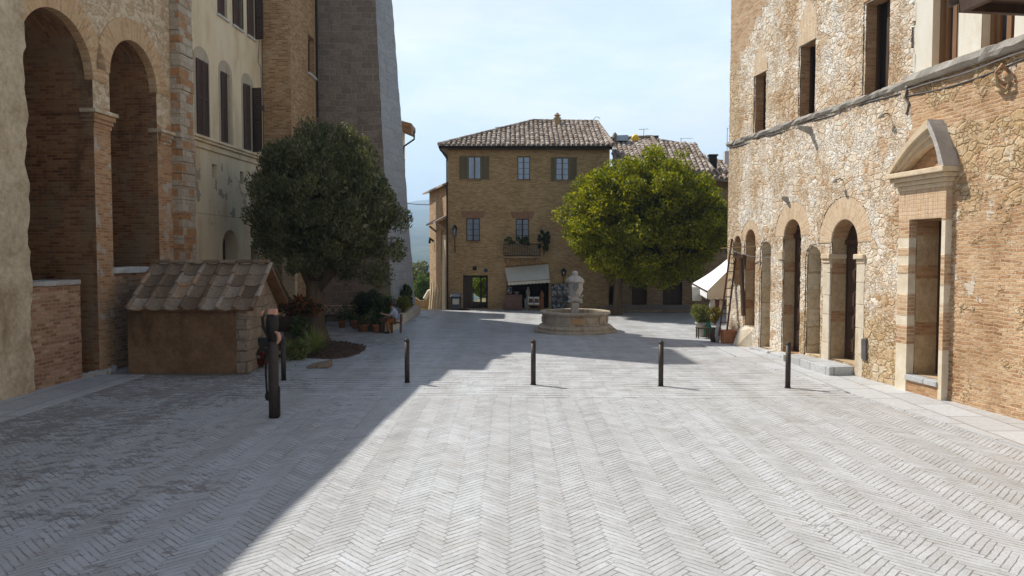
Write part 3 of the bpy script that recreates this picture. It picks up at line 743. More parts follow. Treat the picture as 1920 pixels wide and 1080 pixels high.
tw = thing('stone_tower', 'massive battered grey stone tower rising out of the picture behind the left tree', 'tower')
def lerp3(a, b, t): return [p+(q-p)*t for p, q in zip(a, b)]
fb, ft = (-5.85, 36.4, 0), (-6.62, 36.75, 15.7)
bb, bt_ = (-5.42, 42.0, 0), (-6.02, 38.3, 15.7)
m = MB(); NZ = 48; H = 16.4
grid = []
for k in range(NZ+1):
    t = (H/15.7)*k/NZ
    a = lerp3(fb, ft, t); b = lerp3(bb, bt_, t); j = lambda: random.uniform(-.018, .018)
    grid.append([(-14, a[1], a[2]), (-9.9, a[1], a[2]), (a[0]+j(), a[1]+j(), a[2]), (b[0]+j(), b[1], b[2]), (-9.9, b[1], b[2]), (-14, b[1], b[2])])
for r_ in grid: m.v += r_
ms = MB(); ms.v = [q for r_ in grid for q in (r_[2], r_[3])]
for k in range(NZ):
    for i in (0, 1, 3, 4, 5):
        i2 = (i+1) % 6; m.f.append((k*6+i, k*6+i2, (k+1)*6+i2, (k+1)*6+i))
    ms.f.append((2*k, 2*k+1, 2*k+3, 2*k+2))
m.f.append(tuple(NZ*6+i for i in range(6)))
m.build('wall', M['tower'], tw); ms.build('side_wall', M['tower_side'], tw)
MB().box(-12.5, -7.0, 36.9, 38.0, 16.4, 22.5).build('unseen_shadow_stage', M['tower'], tw)  # unseen above the frame, narrowed to shape the tower's cast shadow
# putlog holes
m = MB()
for (px, py) in ((718, 80), (728, 195), (716, 265), (736, 240), (744, 100)):
    p = Y(px, py, 37.6); m.box(p.x-.02, p.x+.12, p.y-.2, p.y+.15, p.z-.05, p.z+.05)

# house behind the tower
fh = thing('eaves_house', 'pale house with deep brown eaves peeping out behind the grey tower', 'house')
MB().box(-15, -7.43, 51, 52.2, 0, 11.9).build('wall', M['plaster'], fh)
MB().box(-14, -6.8, 42.4, 45.5, 0, 9.2).build('hidden_shadow_block', M['plaster'], fh)  # added out of sight behind the tower to shade the paving left of the fountain
m = MB(); zE = 11.75
m.hexa([(-15, 50.3, 13.9), (-6.72, 50.3, zE), (-6.72, 52.5, zE), (-15, 52.5, 13.9)], [(-15, 50.3, 14.2), (-6.72, 50.3, zE+.3), (-6.72, 52.5, zE+.3), (-15, 52.5, 14.2)])
m.hexa([(-7.6, 50.4, zE-.0), (-6.74, 50.4, zE-.35), (-6.74, 52.3, zE-.35), (-7.6, 52.3, zE)], [(-7.6, 50.4, zE+.25), (-6.74, 50.4, zE), (-6.74, 52.3, zE), (-7.6, 52.3, zE+.25)])
m.build('roof', M['wood_mid'], fh)
m = MB(); m.tube([(-6.55, 50.4, zE-.2), (-6.55, 50.4, zE-.75), (-7.3, 50.85, zE-1.15), (-7.36, 50.9, zE-1.6), (-7.36, 50.9, -1)], .06, 8); m.build('drainpipe', M['iron'], fh)
m = MB(); p = Y(755, 315, 50.95); m.box(p.x-.15, p.x+.15, 50.93, 50.99, p.z-.6, p.z+.6); m.build('window', M['dark'], fh)

# ------------------------------------------------------------------ the brick house at the back
hs = fthing('brick_house', 'three storey ochre brick house with hipped tile roof facing the fountain', 'house', HW)
def hw(px0, px1, py0, py1):
    a = HW.at(px0, py0); b = HW.at(px1, py1); return (a[0], b[0], b[1], a[1])
HX0, HX1 = HW.at(840, 400)[0], 5.85; EZ = HW.at(900, 277)[1]
win = {'u1': hw(877, 902, 293, 336), 'u2': hw(970, 994, 293, 337), 'u3': hw(1042, 1067, 295, 338), 'm1': hw(874, 900, 409, 452), 'm2': hw(967, 992, 410, 452)}
door = hw(868, 915, 516, 581); door = (door[0], door[1], .03, door[3])
shop = hw(950, 1029, 529, 581); shop = (shop[0], shop[1], .03, shop[3])
holes = [rect(*w) for w in win.values()]+[rect(*door), rect(*shop)]
MB().plate([(HX0, -.3), (HX1, -.3), (HX1, EZ), (HX0, EZ)], holes, 0, .5, [.16]*5+[.5, .5]).build('wall', M['house'], hs)
m = MB()    # flank and rear walls, the passage behind the gate stays open
m.box(HX0, HX0+.4, .5, 8.5, -1.5, EZ); m.box(HX1-.4, HX1, .5, 8.5, 0, EZ)
m.box(HX0+.4, door[0]-.02, 8.1, 8.5, 0, EZ); m.box(door[1]+.02, HX1-.4, 8.1, 8.5, 0, EZ); m.box(door[0]-.02, door[1]+.02, 8.1, 8.5, door[3]+.05, EZ)
m.build('side_walls', M['house'], hs)
m = MB(); m.box(door[0]-.12, door[0]-.02, .5, 8.1, 0, 2.6); m.box(door[1]+.02, door[1]+.12, .5, 8.1, 0, 2.6); m.box(door[0]-.12, door[1]+.12, .5, 8.1, door[3]+.05, door[3]+.2)
m.build('passage_walls', M['wing'], hs)
m = MB(); m.box(shop[0]-.6, shop[1]+.6, 3.2, 3.3, 0, 3); m.box(shop[0]-.1, shop[0], .5, 3.2, 0, 3); m.box(shop[1], shop[1]+.1, .5, 3.2, 0, 3); m.box(shop[0], shop[1], .5, 3.2, 2.6, 2.7)
m.build('shop_interior', M['dark'], hs)
# roof: hip on the left, verge on the right
ridge_l = Y(1000, 228, 49.3) - Vector((0, 45, 0)); ridge_r = Y(1119, 230, 49.3) - Vector((0, 45, 0))
el = Vector((HX0-.5, -.5, EZ+.05)); er = Vector((HX1+.12, -.5, EZ+.05))
bl = Vector((HX0-.5, 9.1, EZ+.05)); br = Vector((HX1+.12, 9.1, EZ+.05))
m = MB(); m.add([el, er, ridge_r, ridge_l, bl, br], [(0, 1, 2, 3), (0, 3, 4), (4, 3, 2, 5), (1, 5, 2), (0, 4, 5, 1)])
rf = m.build('roof', M['tile'], hs)
m = MB(); m.box(HX0-.48, HX1+.1, -.48, 0, EZ-.12, EZ+.03); m.box(HX0-.48, HX0-.001, 0, 9, EZ-.12, EZ+.03); m.build('eaves', M['wood'], rf)
up = (ridge_l-el); run = ridge_l.y-el.y; rise = ridge_l.z-el.z; slope = math.hypot(run, rise)
def hlen(s):
    x = el.x+s
    if x < ridge_l.x: return slope*(x-el.x)/(ridge_l.x-el.x)
    if x > ridge_r.x: return slope*max(.02, (er.x-x)/(er.x-ridge_r.x))
    return slope
tiles('tile_covering', M['tile'], el, (1, 0, 0), (0, run, rise), er.x-el.x, hlen, rf, sp=.29, L=.42, r=.11)
m = MB()
def ridge_tiles(m, a, b, r=.13, st=.4):
    a = Vector(a); b = Vector(b); n = max(2, int((b-a).length/st)); d = (b-a)/n
    for k in range(n): m.tube([a+d*k, a+d*(k+1.08)], [r, r*.85], 8)
ridge_tiles(m, el+Vector((0, 0, .08)), ridge_l+Vector((0, 0, .06))); ridge_tiles(m, ridge_l+Vector((0, 0, .06)), ridge_r+Vector((0, 0, .06))); ridge_tiles(m, ridge_r+Vector((0, 0, .06)), er+Vector((0, 0, .1)))
m.build('ridge_tiles', M['tile'], rf)
c = Y(1045, 240, 48.6); cz = Y(1045, 215, 48.6).z
m = MB(); cx = c.x; cy = 3.6
m.box(cx-.17, cx+.17, cy-.17, cy+.17, c.z-.9, cz-.25)
m.lathe([(.25, cz-.25), (.25, cz-.2), (.15, cz-.17), (.13, cz-.1), (.22, cz-.06), (.22, cz-.02), (.1, cz+.02), (.08, cz+.1), (.0, cz+.14)], 12, (cx, cy))
m.build('chimney', M['house'], rf)
def casement(par, w, depth=.16, mull=True, bars=2, frm='wood', curt=.55, name='window'):
    s0, s1, z0, z1 = w; f = MB(); t = .055; d = depth
    f.box(s0, s0+t, d-.06, d, z0, z1); f.box(s1-t, s1, d-.06, d, z0, z1); f.box(s0+t, s1-t, d-.06, d, z0, z0+t); f.box(s0+t, s1-t, d-.06, d, z1-t, z1)
    if mull: c = (s0+s1)/2; f.box(c-.045, c+.045, d-.062, d-.002, z0+t, z1-t)
    for k in range(1, bars+1):
        z = z0+(z1-z0)*k/(bars+1); f.box(s0+t, s1-t, d-.045, d-.01, z-.014, z+.014)
    o = f.build(name, M[frm], par)
    MB().box(s0+.01, s1-.01, d-.03, d-.022, z0+.01, z1-.01).build('pane', M['glass_pale'], o)
    if curt:
        MB().box(s0+.06, s1-.06, d-.016, d-.006, z0+.06, z1-.06).build('curtain', M['curtain'], o)
    MB().box(s0-.06, s1+.06, -.06, d-.06, z0-.06, z0-.003).build('sill', M['wing'], o)
    return o
def mat_pane():
    n = NB('window_pane'); b = n.new('ShaderNodeBsdfGlossy', {'Color': (.85, .9, 1), 'Roughness': .04}); t = n.new('ShaderNodeBsdfTransparent', {'Color': (.8, .82, .85)})
    fr = n.new('ShaderNodeFresnel', {'IOR': 1.9}); mx = n.new('ShaderNodeMixShader', {0: fr.outputs[0], 1: t.outputs[0], 2: b.outputs[0]})
    o = n.nt.nodes.new('ShaderNodeOutputMaterial'); n.nt.links.new(mx.outputs[0], o.inputs[0]); return n.m
M['glass_pale'] = mat_pane()
w1 = casement(hs, win['u1'], bars=0, frm='shutter_ol'); w2 = casement(hs, win['u2'], bars=3, frm='shutter_ol'); w3 = casement(hs, win['u3'], bars=3, frm='shutter_ol')
m1 = casement(hs, win['m1'], bars=3, frm='wood_red'); m2 = casement(hs, win['m2'], bars=3, frm='wood_red')
def fold_shutter(par, s, w, z0, z1, ang=0):
    sh = shutter(w, z1-z0, None); sh.v = [(s+x, y-.05, z0+z) for x, y, z in sh.v]; sh.build('shutter', M['shutter_ol'], par)
a = win['u1']; fold_shutter(w1, a[0]-.5, .48, a[2], a[3]); fold_shutter(w1, a[1]+.02, .48, a[2], a[3])
a = win['u3']; fold_shutter(w3, a[0]-.3, .28, a[2]-.05, a[3]); fold_shutter(w3, a[1]+.02, .44, a[2], a[3])
for k in ('m1', 'm2'):
    s0, s1, z0, z1 = win[k]
    m = MB(); q = .12
    m.v = [(s0-.2, -.012, z1+.02), (s1+.2, -.012, z1+.02), (s1+.34, -.012, z1+.42), (s0-.34, -.012, z1+.42), (s0-.2, .05, z1+.02), (s1+.2, .05, z1+.02), (s1+.34, .05, z1+.42), (s0-.34, .05, z1+.42)]
    m.uv = {0: (0, 0), 1: (1.2, 0), 2: (1.2, .4), 3: (0, .4), 4: (0, 0), 5: (1.2, 0), 6: (1.2, .4), 7: (0, .4)}
    m.f = [(0, 1, 2, 3), (0, 4, 5, 1), (1, 5, 6, 2), (2, 6, 7, 3), (3, 7, 4, 0)]; m.build('brick_lintel', M['vouss_house'], hs)
# gate: one dark leaf closed, iron scroll in the open half
dm = HW.at(886, 550)[0]
dl = MB(); dl.box(door[0]+.02, dm, .3, .36, .03, door[3]-.02); 
for z in (.4, 1.0, 1.6): dl.box(door[0]+.06, dm-.04, .27, .298, z-.22, z+.22)
dd = dl.build('door', M['wood'], hs)
g = MB(); c0, c1 = dm, door[1]-.02; cm = HW.at(901.5, 550)[0]
g.box(cm-.06, cm+.05, .36, .42, .03, door[3]-.02); g.box(c0, c1, .36, .42, door[3]-.16, door[3]-.02)
for sgn, cc, wd in ((1, (c0+cm)/2, (cm-c0)/2-.03),):
    g.tube([(cc-wd, .4, .03), (cc-wd, .4, 1.2), (cc-wd*.8, .4, 1.55), (cc, .4, 1.85), (cc+wd*.8, .4, 1.55), (cc+wd, .4, 1.2), (cc+wd, .4, .03)], .022, 6)
    g.tube([(cc-wd, .4, 1.3), (cc, .4, 1.62), (cc+wd*.4, .4, 1.9)], .018, 6)
g.box(c1-.12, c1, .36, .5, .03, door[3]-.02)
g.build('gate_frame', M['iron'], hs)
m = MB(); m.tube([(HX0-.45, -.45, EZ-.05), (HX0-.4, -.4, EZ-.2), (HX0-.06, -.08, EZ-.5), (HX0-.05, -.06, EZ-.7), (HX0-.05, -.06, 0)], .05, 8); m.tube([(HX0-.5, -.56, EZ-.02), (HX1+.1, -.56, EZ-.02)], .055, 8)
m.build('drainpipe', M['iron'], hs)
# balcony
b0 = HW.at(944, 470)[0]; b1 = HW.at(1013, 470)[0]; bz0 = HW.at(980, 481)[1]; bz1 = HW.at(980, 457)[1]
m = MB(); m.box(b0, b1, -.75, -.002, bz0-.08, bz0); 
for s in (b0+.25, (b0+b1)/2, b1-.25): m.hexa([(s-.05, -.55, bz0-.15), (s+.05, -.55, bz0-.15), (s+.05, -.003, bz0-.55), (s-.05, -.003, bz0-.55)], [(s-.05, -.55, bz0-.082), (s+.05, -.55, bz0-.082), (s+.05, -.003, bz0-.082), (s-.05, -.003, bz0-.082)])
bal = m.build('balcony', M['wing'], hs)
m = MB(); m.box(b0+.02, b1-.02, -.74, -.71, bz1-.06, bz1); m.box(b0+.02, b1-.02, -.74, -.71, bz0+.04, bz0+.09)
k = b0+.03
while k < b1-.03: m.box(k, k+.025, -.735, -.715, bz0, bz1-.02); k += .1
for s in (b0+.02, b1-.05): m.box(s, s+.03, -.74, -.01, bz1-.06, bz1-.001); m.box(s, s+.03, -.74, -.71, bz0, bz1)
m.build('railing', M['iron'], bal)
m = MB(); p = HW.at(890, 503); m.box(p[0]-.12, p[0]+.12, -.05, .0, p[1]-.12, p[1]+.12)
o = m.build('wall_plaque', M['iron'], hs)
m = MB(); p = HW.at(911, 507); m.lathe([(.13, 0), (.13, .04), (.0, .05)], 16); m.v = [(x+p[0], -z-.001, y+p[1]) for x, y, z in m.v]; m.build('house_number_plate', M['bin'], hs)

# ------------------------------------------------------------------ wing to the right of the house
WY = 46.6; WW = Frame(0, WY, 1, 0)
wg = fthing('brick_wing', 'lower brown brick building with tiled roofs and dark doors behind the green tree', 'building', WW)
def ww(px0, px1, py0, py1):
    a = WW.at(px0, py0); b = WW.at(px1, py1); return (a[0], b[0], b[1], a[1])
WX0, WX1 = 5.9, 17.0; WE = WW.at(1250, 322)[1]
wd = [ww(1113, 1152, 537, 580), ww(1185, 1213, 525, 580), ww(1243, 1279, 530, 582)]
wd = [(a, b, .04, d) for a, b, c_, d in wd]
MB().plate([(WX0, -.3), (WX1, -.3), (WX1, WE), (WX0, WE)], [rect(*w) for w in wd], 0, 8, [.35]*3).build('wall', M['wing'], wg)
for i, w in enumerate(wd):
    m = MB(); m.box(w[0], w[1], .28, .33, w[2], w[3])
    for z in (.5, 1.15): m.box(w[0]+.1, (w[0]+w[1])/2-.04, .25, .278, z-.25, z+.25); m.box((w[0]+w[1])/2+.04, w[1]-.1, .25, .278, z-.25, z+.25)
    d_ = m.build('door', M['wood'], wg)
    if i == 0:
        m = MB(); m.box(w[0]-.08, w[0]-.001, -.03, .2, .04, w[3]); m.box(w[1]+.001, w[1]+.08, -.03, .2, .04, w[3]); m.box(w[0]+.1, w[1]-.1, .24, .249, .72, .76); m.build('frame', M['wood_mid'], d_)
    if i == 2:
        a = WW.at(1264, 558); b = WW.at(1271, 566); MB().box(a[0], b[0], .262, .277, b[1], a[1]).build('notice', M['paper'], d_)
def simple_roof(parent, name, fl, fr, rl, rr_, sp=.3):
    fl, fr, rl, rr_ = map(Vector, (fl, fr, rl, rr_))
    m = MB(); m.add([fl, fr, rr_, rl, fl-Vector((0, 0, .12)), fr-Vector((0, 0, .12))], [(0, 1, 2, 3), (4, 5, 1, 0)]); rf = m.build(name, M['tile'], parent)
    W = (fr-fl).length; e = (fr-fl).normalized(); up = rl-fl; up = up-e*up.dot(e); S = up.length; u = up.normalized()
    a0 = (rl-fl).dot(e); a1 = (rr_-fl).dot(e); rs = [((rl-fl)-e*a0).length, ((rr_-fl)-e*a1).length]
    def ln(s):
        if s < a0: return rs[0]*s/max(a0, .01)
        if s > a1: return rs[1]*max(.02, (W-s)/max(W-a1, .01))
        return rs[0]+(rs[1]-rs[0])*(s-a0)/max(a1-a0, .01)
    tiles('tile_covering', M['tile'], fl, e, u, W, ln, rf, sp=sp, L=.42, r=.115)
    m = MB(); ridge_tiles(m, rl+Vector((0, 0, .06)), rr_+Vector((0, 0, .06))); ridge_tiles(m, rr_+Vector((0, 0, .06)), fr+Vector((0, 0, .08))); m.build('ridge_tiles', M['tile'], rf)
    return rf
def wl(px, py, y): p = Y(px, py, y); return (p.x, p.y-WY, p.z)
r1 = simple_roof(wg, 'roof', wl(1148, 312, WY-.45), wl(1262, 312, WY-.45), wl(1150, 262, 51), wl(1222, 258, 51))
r2 = simple_roof(wg, 'roof', wl(1232, 318, WY-.4), wl(1338, 322, WY-.4), wl(1232, 264, 50.4), wl(1302, 276, 50.4))
r3 = simple_roof(wg, 'roof', wl(1322, 331, WY-.8), wl(1420, 345, WY-.8), wl(1330, 300, 49.5), wl(1420, 318, 49.5))
m = MB(); p = wl(1336, 322, 47.5); q = wl(1336, 293, 47.5)
m.box(p[0]-.22, p[0]+.22, p[1]-.2, p[1]+.2, p[2]-.4, q[2]); m.box(p[0]-.28, p[0]+.28, p[1]-.26, p[1]+.26, q[2], q[2]+.1); m.build('chimney', M['iron'], wg)
m = MB(); m.tube([(p[0]-.36, p[1]-.2, p[2]-.9), (p[0]-.36, p[1]-.2, q[2]-.1)], .05, 8); m.build('vent_pipe', M['pale_stone'], wg)
m = MB(); p = wl(1361, 318, 49); q = wl(1361, 284, 49); m.box(p[0]-.14, p[0]+.14, p[1]-.2, p[1]+.2, p[2]-.3, q[2]); m.build('chimney', M['pale_stone'], wg)
m = MB(); p = wl(1166, 257, 50.4); m.box(p[0]-.42, p[0]+.36, p[1]-.4, p[1]+.3, p[2]-.28, p[2]+.08, .03); m.build('skylight', M['skylight'], wg)
m = MB(); p = wl(1153, 256, 50.2); m.lathe([(.17, p[2]-.6), (.2, p[2]-.1), (.15, p[2]+.1), (.07, p[2]+.25), (0, p[2]+.28)], 10, (p[0], p[1])); m.box(p[0]-1.0, p[0]-.1, p[1], p[1]+.5, p[2]-.7, p[2]-.05, .1); m.build('chimney', M['tower'], wg)
m = MB(); p = wl(1222, 259, 50.8); q = wl(1235, 256, 50.8); m.box(p[0], q[0], p[1], p[1]+.3, p[2]-.2, q[2]+.05, .03); m.build('ridge_wall', M['wood'], wg)
m = MB(); p = wl(1190, 260, 50.6); m.lathe([(.0, 0), (.16, .02), (.26, .08)], 14); m.v = [(x+p[0], p[1]-.35+z, y+p[2]+.0) for x, y, z in m.v]; o = m.build('satellite_dish', M['yellow'], None, smooth=True); o.location = HW.o*0+Vector((0, WY, 0))
tag(o, 'small yellow dish on the roof ridge above the green tree', 'dish')
# low step in front of the doors
m = MB(); a = G(1150, 599); b = G(1360, 599); m.box(a.x, b.x, 42.3, WY-.02, 0, .16); o = m.build('stone_step', M['tower'], wg, bevel=.03); o.location.y = -WY
# antennas
def antenna(label, px, py0, py1, y, arm, kind):
    p = Y(px, py1, y); q = Y(px, py0, y); o = thing('antenna', label, 'antenna', p); h = q.z-p.z
    m = MB(); m.tube([(0, 0, -.3), (0, 0, h)], .018, 6); m.build('mast', M['cable'], o)
    m = MB()
    if kind == 'hook': m.tube([(0, 0, h), (.08, 0, h+.12), (.25, 0, h+.18), (.38, 0, h+.1)], .016, 6); m.tube([(.3, 0, h+.15), (.42, 0, h+.05)], .016, 6)
    elif kind == 'tee': m.tube([(-arm*.1, 0, h-.02), (arm, 0, h-.02)], .012, 6)
    else:
        m.tube([(-arm/2, 0, h), (arm/2, .1, h+.06)], .014, 6)
        for k in range(5):
            x = -arm/2+arm*k/4; m.tube([(x, -.18, h+.02), (x, .18, h+.04)], .009, 5)
    m.build('aerial', M['cable'], o)
antenna('bent aerial at the right end of the brick house ridge', 1113, 224, 231, 49.2, .4, 'hook')
antenna('thin toothed aerial on the left hip of the brick house roof', 936, 239, 247, 47.3, .5, 'yagi')
antenna('tall thin T shaped aerial above the right part of the wing roof', 1277, 259, 270, 50.5, .75, 'tee')
antenna('thick mast with toothed aerial on the wing ridge beside the yellow dish', 1207, 243, 258, 50.8, .6, 'yagi')
antenna('faint thin aerial close to the edge of the stone palace', 1363, 240, 300, 52, .3, 'tee')

# ------------------------------------------------------------------ sunlit low house beside the lane, garden wall
Ax, Ay, Bx, By = -3.95, 45.7, -5.95, 54.0
LF = Frame(Bx, By, Ax-Bx, Ay-By)
lo = fthing('lane_house', 'low sunlit brick house with small tiled canopy on the lane', 'house', LF)
LL = math.hypot(Ax-Bx, Ay-By); t1 = LF.at(806, 364)[1]; t2 = LF.at(838, 358)[1]
m = MB(); m.plate([(0, -3.2), (LL, -1), (LL, 7.5), (0, 7.75)], [arch(LL*.70, LL*.76, 2.9, 4.9, 8)], 0, .8, [.25]).add([(0, 0, -3), (0, 0, 7.7), (.5, 2.05, 7.7), (.5, 2.05, -3)], [(0, 1, 2, 3)]); m.build('wall', M['pale_brick'], lo)
m = MB(); m.hexa([(-.4, -.45, 7.6), (LL, -.3, 7.45), (LL, .8, 7.9), (-.4, 1.5, 8.2)], [(-.4, -.45, 7.72), (LL, -.3, 7.57), (LL, .8, 8.05), (-.4, 1.5, 8.35)]); m.build('roof', M['tile'], lo)
m = MB(); c0, c1 = LL*.42, LL*.95; m.hexa([(c0, -.7, 5.2), (c1, -.7, 5.2), (c1, 0, 5.5), (c0, 0, 5.5)], [(c0, -.7, 5.32), (c1, -.7, 5.32), (c1, 0, 5.7), (c0, 0, 5.7)])
m.bar((c0+.2, -.5, 5.2), (c0+.2, 0, 4.8), .1, .12); m.bar((c1-.3, -.5, 5.2), (c1-.3, 0, 4.8), .1, .12); m.build('canopy', M['tile'], lo)
m = MB(); m.plate([(LL*.8, -1.2), (LL, -1), (LL, 4.5), (LL*.86, 4.5)], y0=-.12, depth=.13); m.build('render_patch', M['lime'], lo)
m = MB()
for k in range(5):
    s = LL*(.12+.14*k); m.hexa([(s, -.45, -3), (s+.22, -.45, -3), (s+.22, .05, -3), (s, .05, -3)], [(s+.05, -.06, random.uniform(.6, 1.8)), (s+.17, -.06, 1.0), (s+.17, .05, 1.2), (s+.05, .05, 1.2)])
m.build('buttress_strips', M['lime'], lo)
m = MB(); m.tube([(LL*.3, -.05, 4.2), (LL*.3, -.3, 4.4), (LL*.28, -.3, 4.1)], .09, 8); o = m.build('wall_lamp', M['iron'], None); o.location = LF.o; o.rotation_euler = (0, 0, LF.a)
tag(o, 'tiny dark lamp on the far edge of the sunlit lane house', 'lamp')
gw = thing('garden_wall', 'low sunlit rough wall with a rounded mossy end at the lane below the trees', 'wall', (-6.95, 57.5, 0))
m = MB(); pts = [(-2.2, -4), (1.6, -4), (1.6, .4), (1.1, .55), (.6, .3), (.3, -.25), (-.1, -.3), (-.5, 0), (-2.2, .0)]
m.plate(jitter(pts, .04), depth=.5, back=True); m.build('wall', M['pale_brick'], gw)
m = MB(); m.tube([(.3, .25, -.2), (.6, .25, .34), (1.1, .25, .6), (1.6, .25, .45)], .28, 8); m.build('coping', M['lime'], gw)
o = MB().tube([(-5.0, 56.4, -2.5), (-5.0, 56.4, .0)], .05, 6).build('thin_post', M['wood'], None); bpy.data.objects.remove(o)
a = Y(757, 381, 45); b = Y(806, 384, 51)
mid = (a+b)/2+Vector((0, 0, -.02))
tag(MB().tube([a, mid, b], .022, 5).build('overhead_wire', M['cable'], None), 'single dark wire crossing the gap between grey tower and lane house', 'wire')
# ------------------------------------------------------------------ right: stone palace
sj = RW.at(1703, 400)[0]; sp = RW.at(1714, 100)[0]; ZS = 7.43
M['palace'] = mat_right(sj, sp, ZS)
pa = fthing('stone_palace', 'large sunlit pale rubble stone building with arched doors filling the right side', 'building', RW)
def op(px0, px1, py0, py1, floor=None, zc=None):
    s0 = RW.at(px0, 500)[0]; s1 = RW.at(px1, 500)[0]; c = (px0+px1)/2
    z1 = RW.at(c, py0)[1]; z0 = RW.at(c, py1)[1] if floor is None else floor
    return (s0, s1, z0, z1)
nA = op(1378, 1391, 442, 535); nB = op(1399, 1418, 430, 0, .75); nC = op(1429, 1447, 452, 0, .12)
d1 = op(1471, 1503, 411, 0, .16); nD = op(1515, 1541, 461, 0, .28); d2 = op(1560, 1610, 411, 0, .30)
po = op(1718, 1778, 411, 0, .42)
w1_ = op(1413, 1433, 141, 256); w2_ = op(1496, 1524, 84, 227); w3_ = op(1616, 1660, 2, 187)
p1_ = op(1737, 1785, 0, 128); p2_ = op(1829, 1891, 0, 108); p1_ = (*p1_[:3], 10.6); p2_ = (*p2_[:3], 10.6)
J = .018
holes = []; hd = []
for w, d in ((nA, .3), (nB, .4), (nC, .42), (d1, .42), (nD, .42), (d2, .5)): holes.append(arch(*w, jit=J)); hd.append(d)
holes.append(rect(*po, jit=J)); hd.append(.64)
for w, d in ((w1_, .4), (w2_, .42), (w3_, .42)): holes.append(rect(*w, jit=J)); hd.append(d)
for w in (p1_, p2_): holes.append(rect(*w)); hd.append(.42)
PT = 14.0; PE = 34.0
edgeL = [(random.uniform(-.02, .02)+(.0 if z < 7.4 else .06), z) for z in [PT-.3*i for i in range(1, 46)]]
MB().plate([(0, -.05), (PE, -.05), (PE, PT), (0, PT)]+edgeL, holes, 0, 12, hd).build('wall', M['palace'], pa)
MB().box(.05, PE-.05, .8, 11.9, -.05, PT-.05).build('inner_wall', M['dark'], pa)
MB().box(-.1, PE, -.1, 12, PT+.002, PT+.2).build('roof', M['tile'], pa)
# rough masonry skin standing a few centimetres proud of the wall core, left out round openings and plaster
def in_poly(px_, pz_, poly):
    c = np.zeros(px_.shape, bool); n = len(poly)
    for i in range(n):
        (x1, z1), (x2, z2) = poly[i], poly[(i+1) % n]
        if z1 == z2: continue
        c ^= ((z1 > pz_) != (z2 > pz_)) & (px_ < (x2-x1)*(pz_-z1)/(z2-z1)+x1)
    return c
ST = .045; SM = 18.0
gs = np.arange(0.03, SM, ST); gz = np.arange(0.0, 13.2, ST)
GS, GZ = np.meshgrid(gs, gz)
blk = np.zeros(GS.shape, bool)
for w in (nA, nB, nC, d1, nD, d2): blk |= in_poly(GS, GZ, arch(w[0]-.035, w[1]+.035, w[2]-.03, w[3]+.035, 18))
for w in (w1_, w2_, w3_, po): blk |= in_poly(GS, GZ, rect(w[0]-.035, w[1]+.035, w[2]-.035, w[3]+.035))
for w, t in ((d1, .53), (d2, .60), (nB, .3), (nA, .18)):
    r = (w[1]-w[0])/2; blk |= (((GS-(w[0]+w[1])/2)**2+(GZ-(w[3]-r))**2) < (r+t)**2) & (GZ > w[3]-r)
blk |= (GS > sp+.06*np.sin(GZ*5)+.03) & (GZ > ZS-.05)
ok = ~(blk[:-1, :-1] | blk[1:, :-1] | blk[:-1, 1:] | blk[1:, 1:])
nzg, nsg = GS.shape; ids = np.arange(nzg*nsg).reshape(nzg, nsg)
fq = np.stack([ids[:-1, :-1][ok], ids[:-1, 1:][ok], ids[1:, 1:][ok], ids[1:, :-1][ok]], 1)
used = np.zeros(nzg*nsg, bool); used[fq.ravel()] = True; remap = np.cumsum(used)-1
co_ = np.stack([GS.ravel(), np.full(GS.size, -.022), GZ.ravel()], 1)[used]
me = bpy.data.meshes.new('masonry_skin'); me.from_pydata(co_.tolist(), [], remap[fq].tolist()); me.materials.append(M['palace'])
me.polygons.foreach_set('use_smooth', [True]*len(me.polygons)); me.update()
ob = bpy.data.objects.new('masonry_skin', me); COL.objects.link(ob); ob.parent = pa
# linings of the reveals: brick above, cut stone below
def mat_lining():
    n = NB('reveal_lining'); P = n.P(); x, y, z = n.sep(P); v = n.uv()
    bc, bh = brickcol(n, v, .28, .085, [(0, (.28, .14, .065)), (.5, (.40, .22, .105)), (1, (.50, .31, .17))], (.38, .26, .15), .15, .04)
    f = n.noise(P, 3, 5, .65); sc = n.ramp(n.add(n.mul(f, .6), n.mul(n.noise(P, 12, 5, .7), .4)), [(.35, (.36, .245, .13)), (.65, (.54, .41, .25))])
    blk = n.step(n.f('SINE', n.add(n.mul(z, 4.6), .9)), .72, .78)
    hi = n.gt(z, 3.75); m = n.mx(hi, blk); m = n.mn(m, n.lt(z, 20))
    return n.out(n.mix(m, sc, bc), .9, n.fmix(m, n.mul(f, .4), bh), .5, .03, .2)
M['lining'] = mat_lining()
M['lining_brick'] = mat_brick('lining_brick', [(0, (.30, .155, .07)), (.5, (.43, .245, .12)), (1, (.53, .34, .19))], (.40, .28, .17), .28, .085, .15, .5)
def lining(w, d, mat, kind='arch', name='reveal', t=.012):
    pts = arch(*w, n=18) if kind == 'arch' else rect(*w)
    m = MB(); n = len(pts); c = ((w[0]+w[1])/2, (w[2]+w[3])/2)
    ins = [(a+(t if a < c[0] else -t), b+(t if b < c[1] else -t)) for a, b in pts]
    m.v = [(a, -.004, b) for a, b in ins]+[(a, d, b) for a, b in ins]
    m.f = [(i, (i+1) % n, n+(i+1) % n, n+i) for i in range(n)]
    return m.build(name, mat, pa)
lining(nA, .3, M['lining'], name='niche'); lining(nB, .4, M['lining'], name='niche'); lining(nC, .42, M['cutstone'], name='niche'); lining(d1, .42, M['lining'])
lining(nD, .42, M['cutstone'], name='niche'); lining(d2, .5, M['lining']); lining(po, .64, M['lining'], 'rect')
for w in (w1_, w2_, w3_): lining(w, .41, M['lining_brick'], 'rect')
for w in (p1_, p2_): lining(w, .41, M['awning_t'], 'rect')
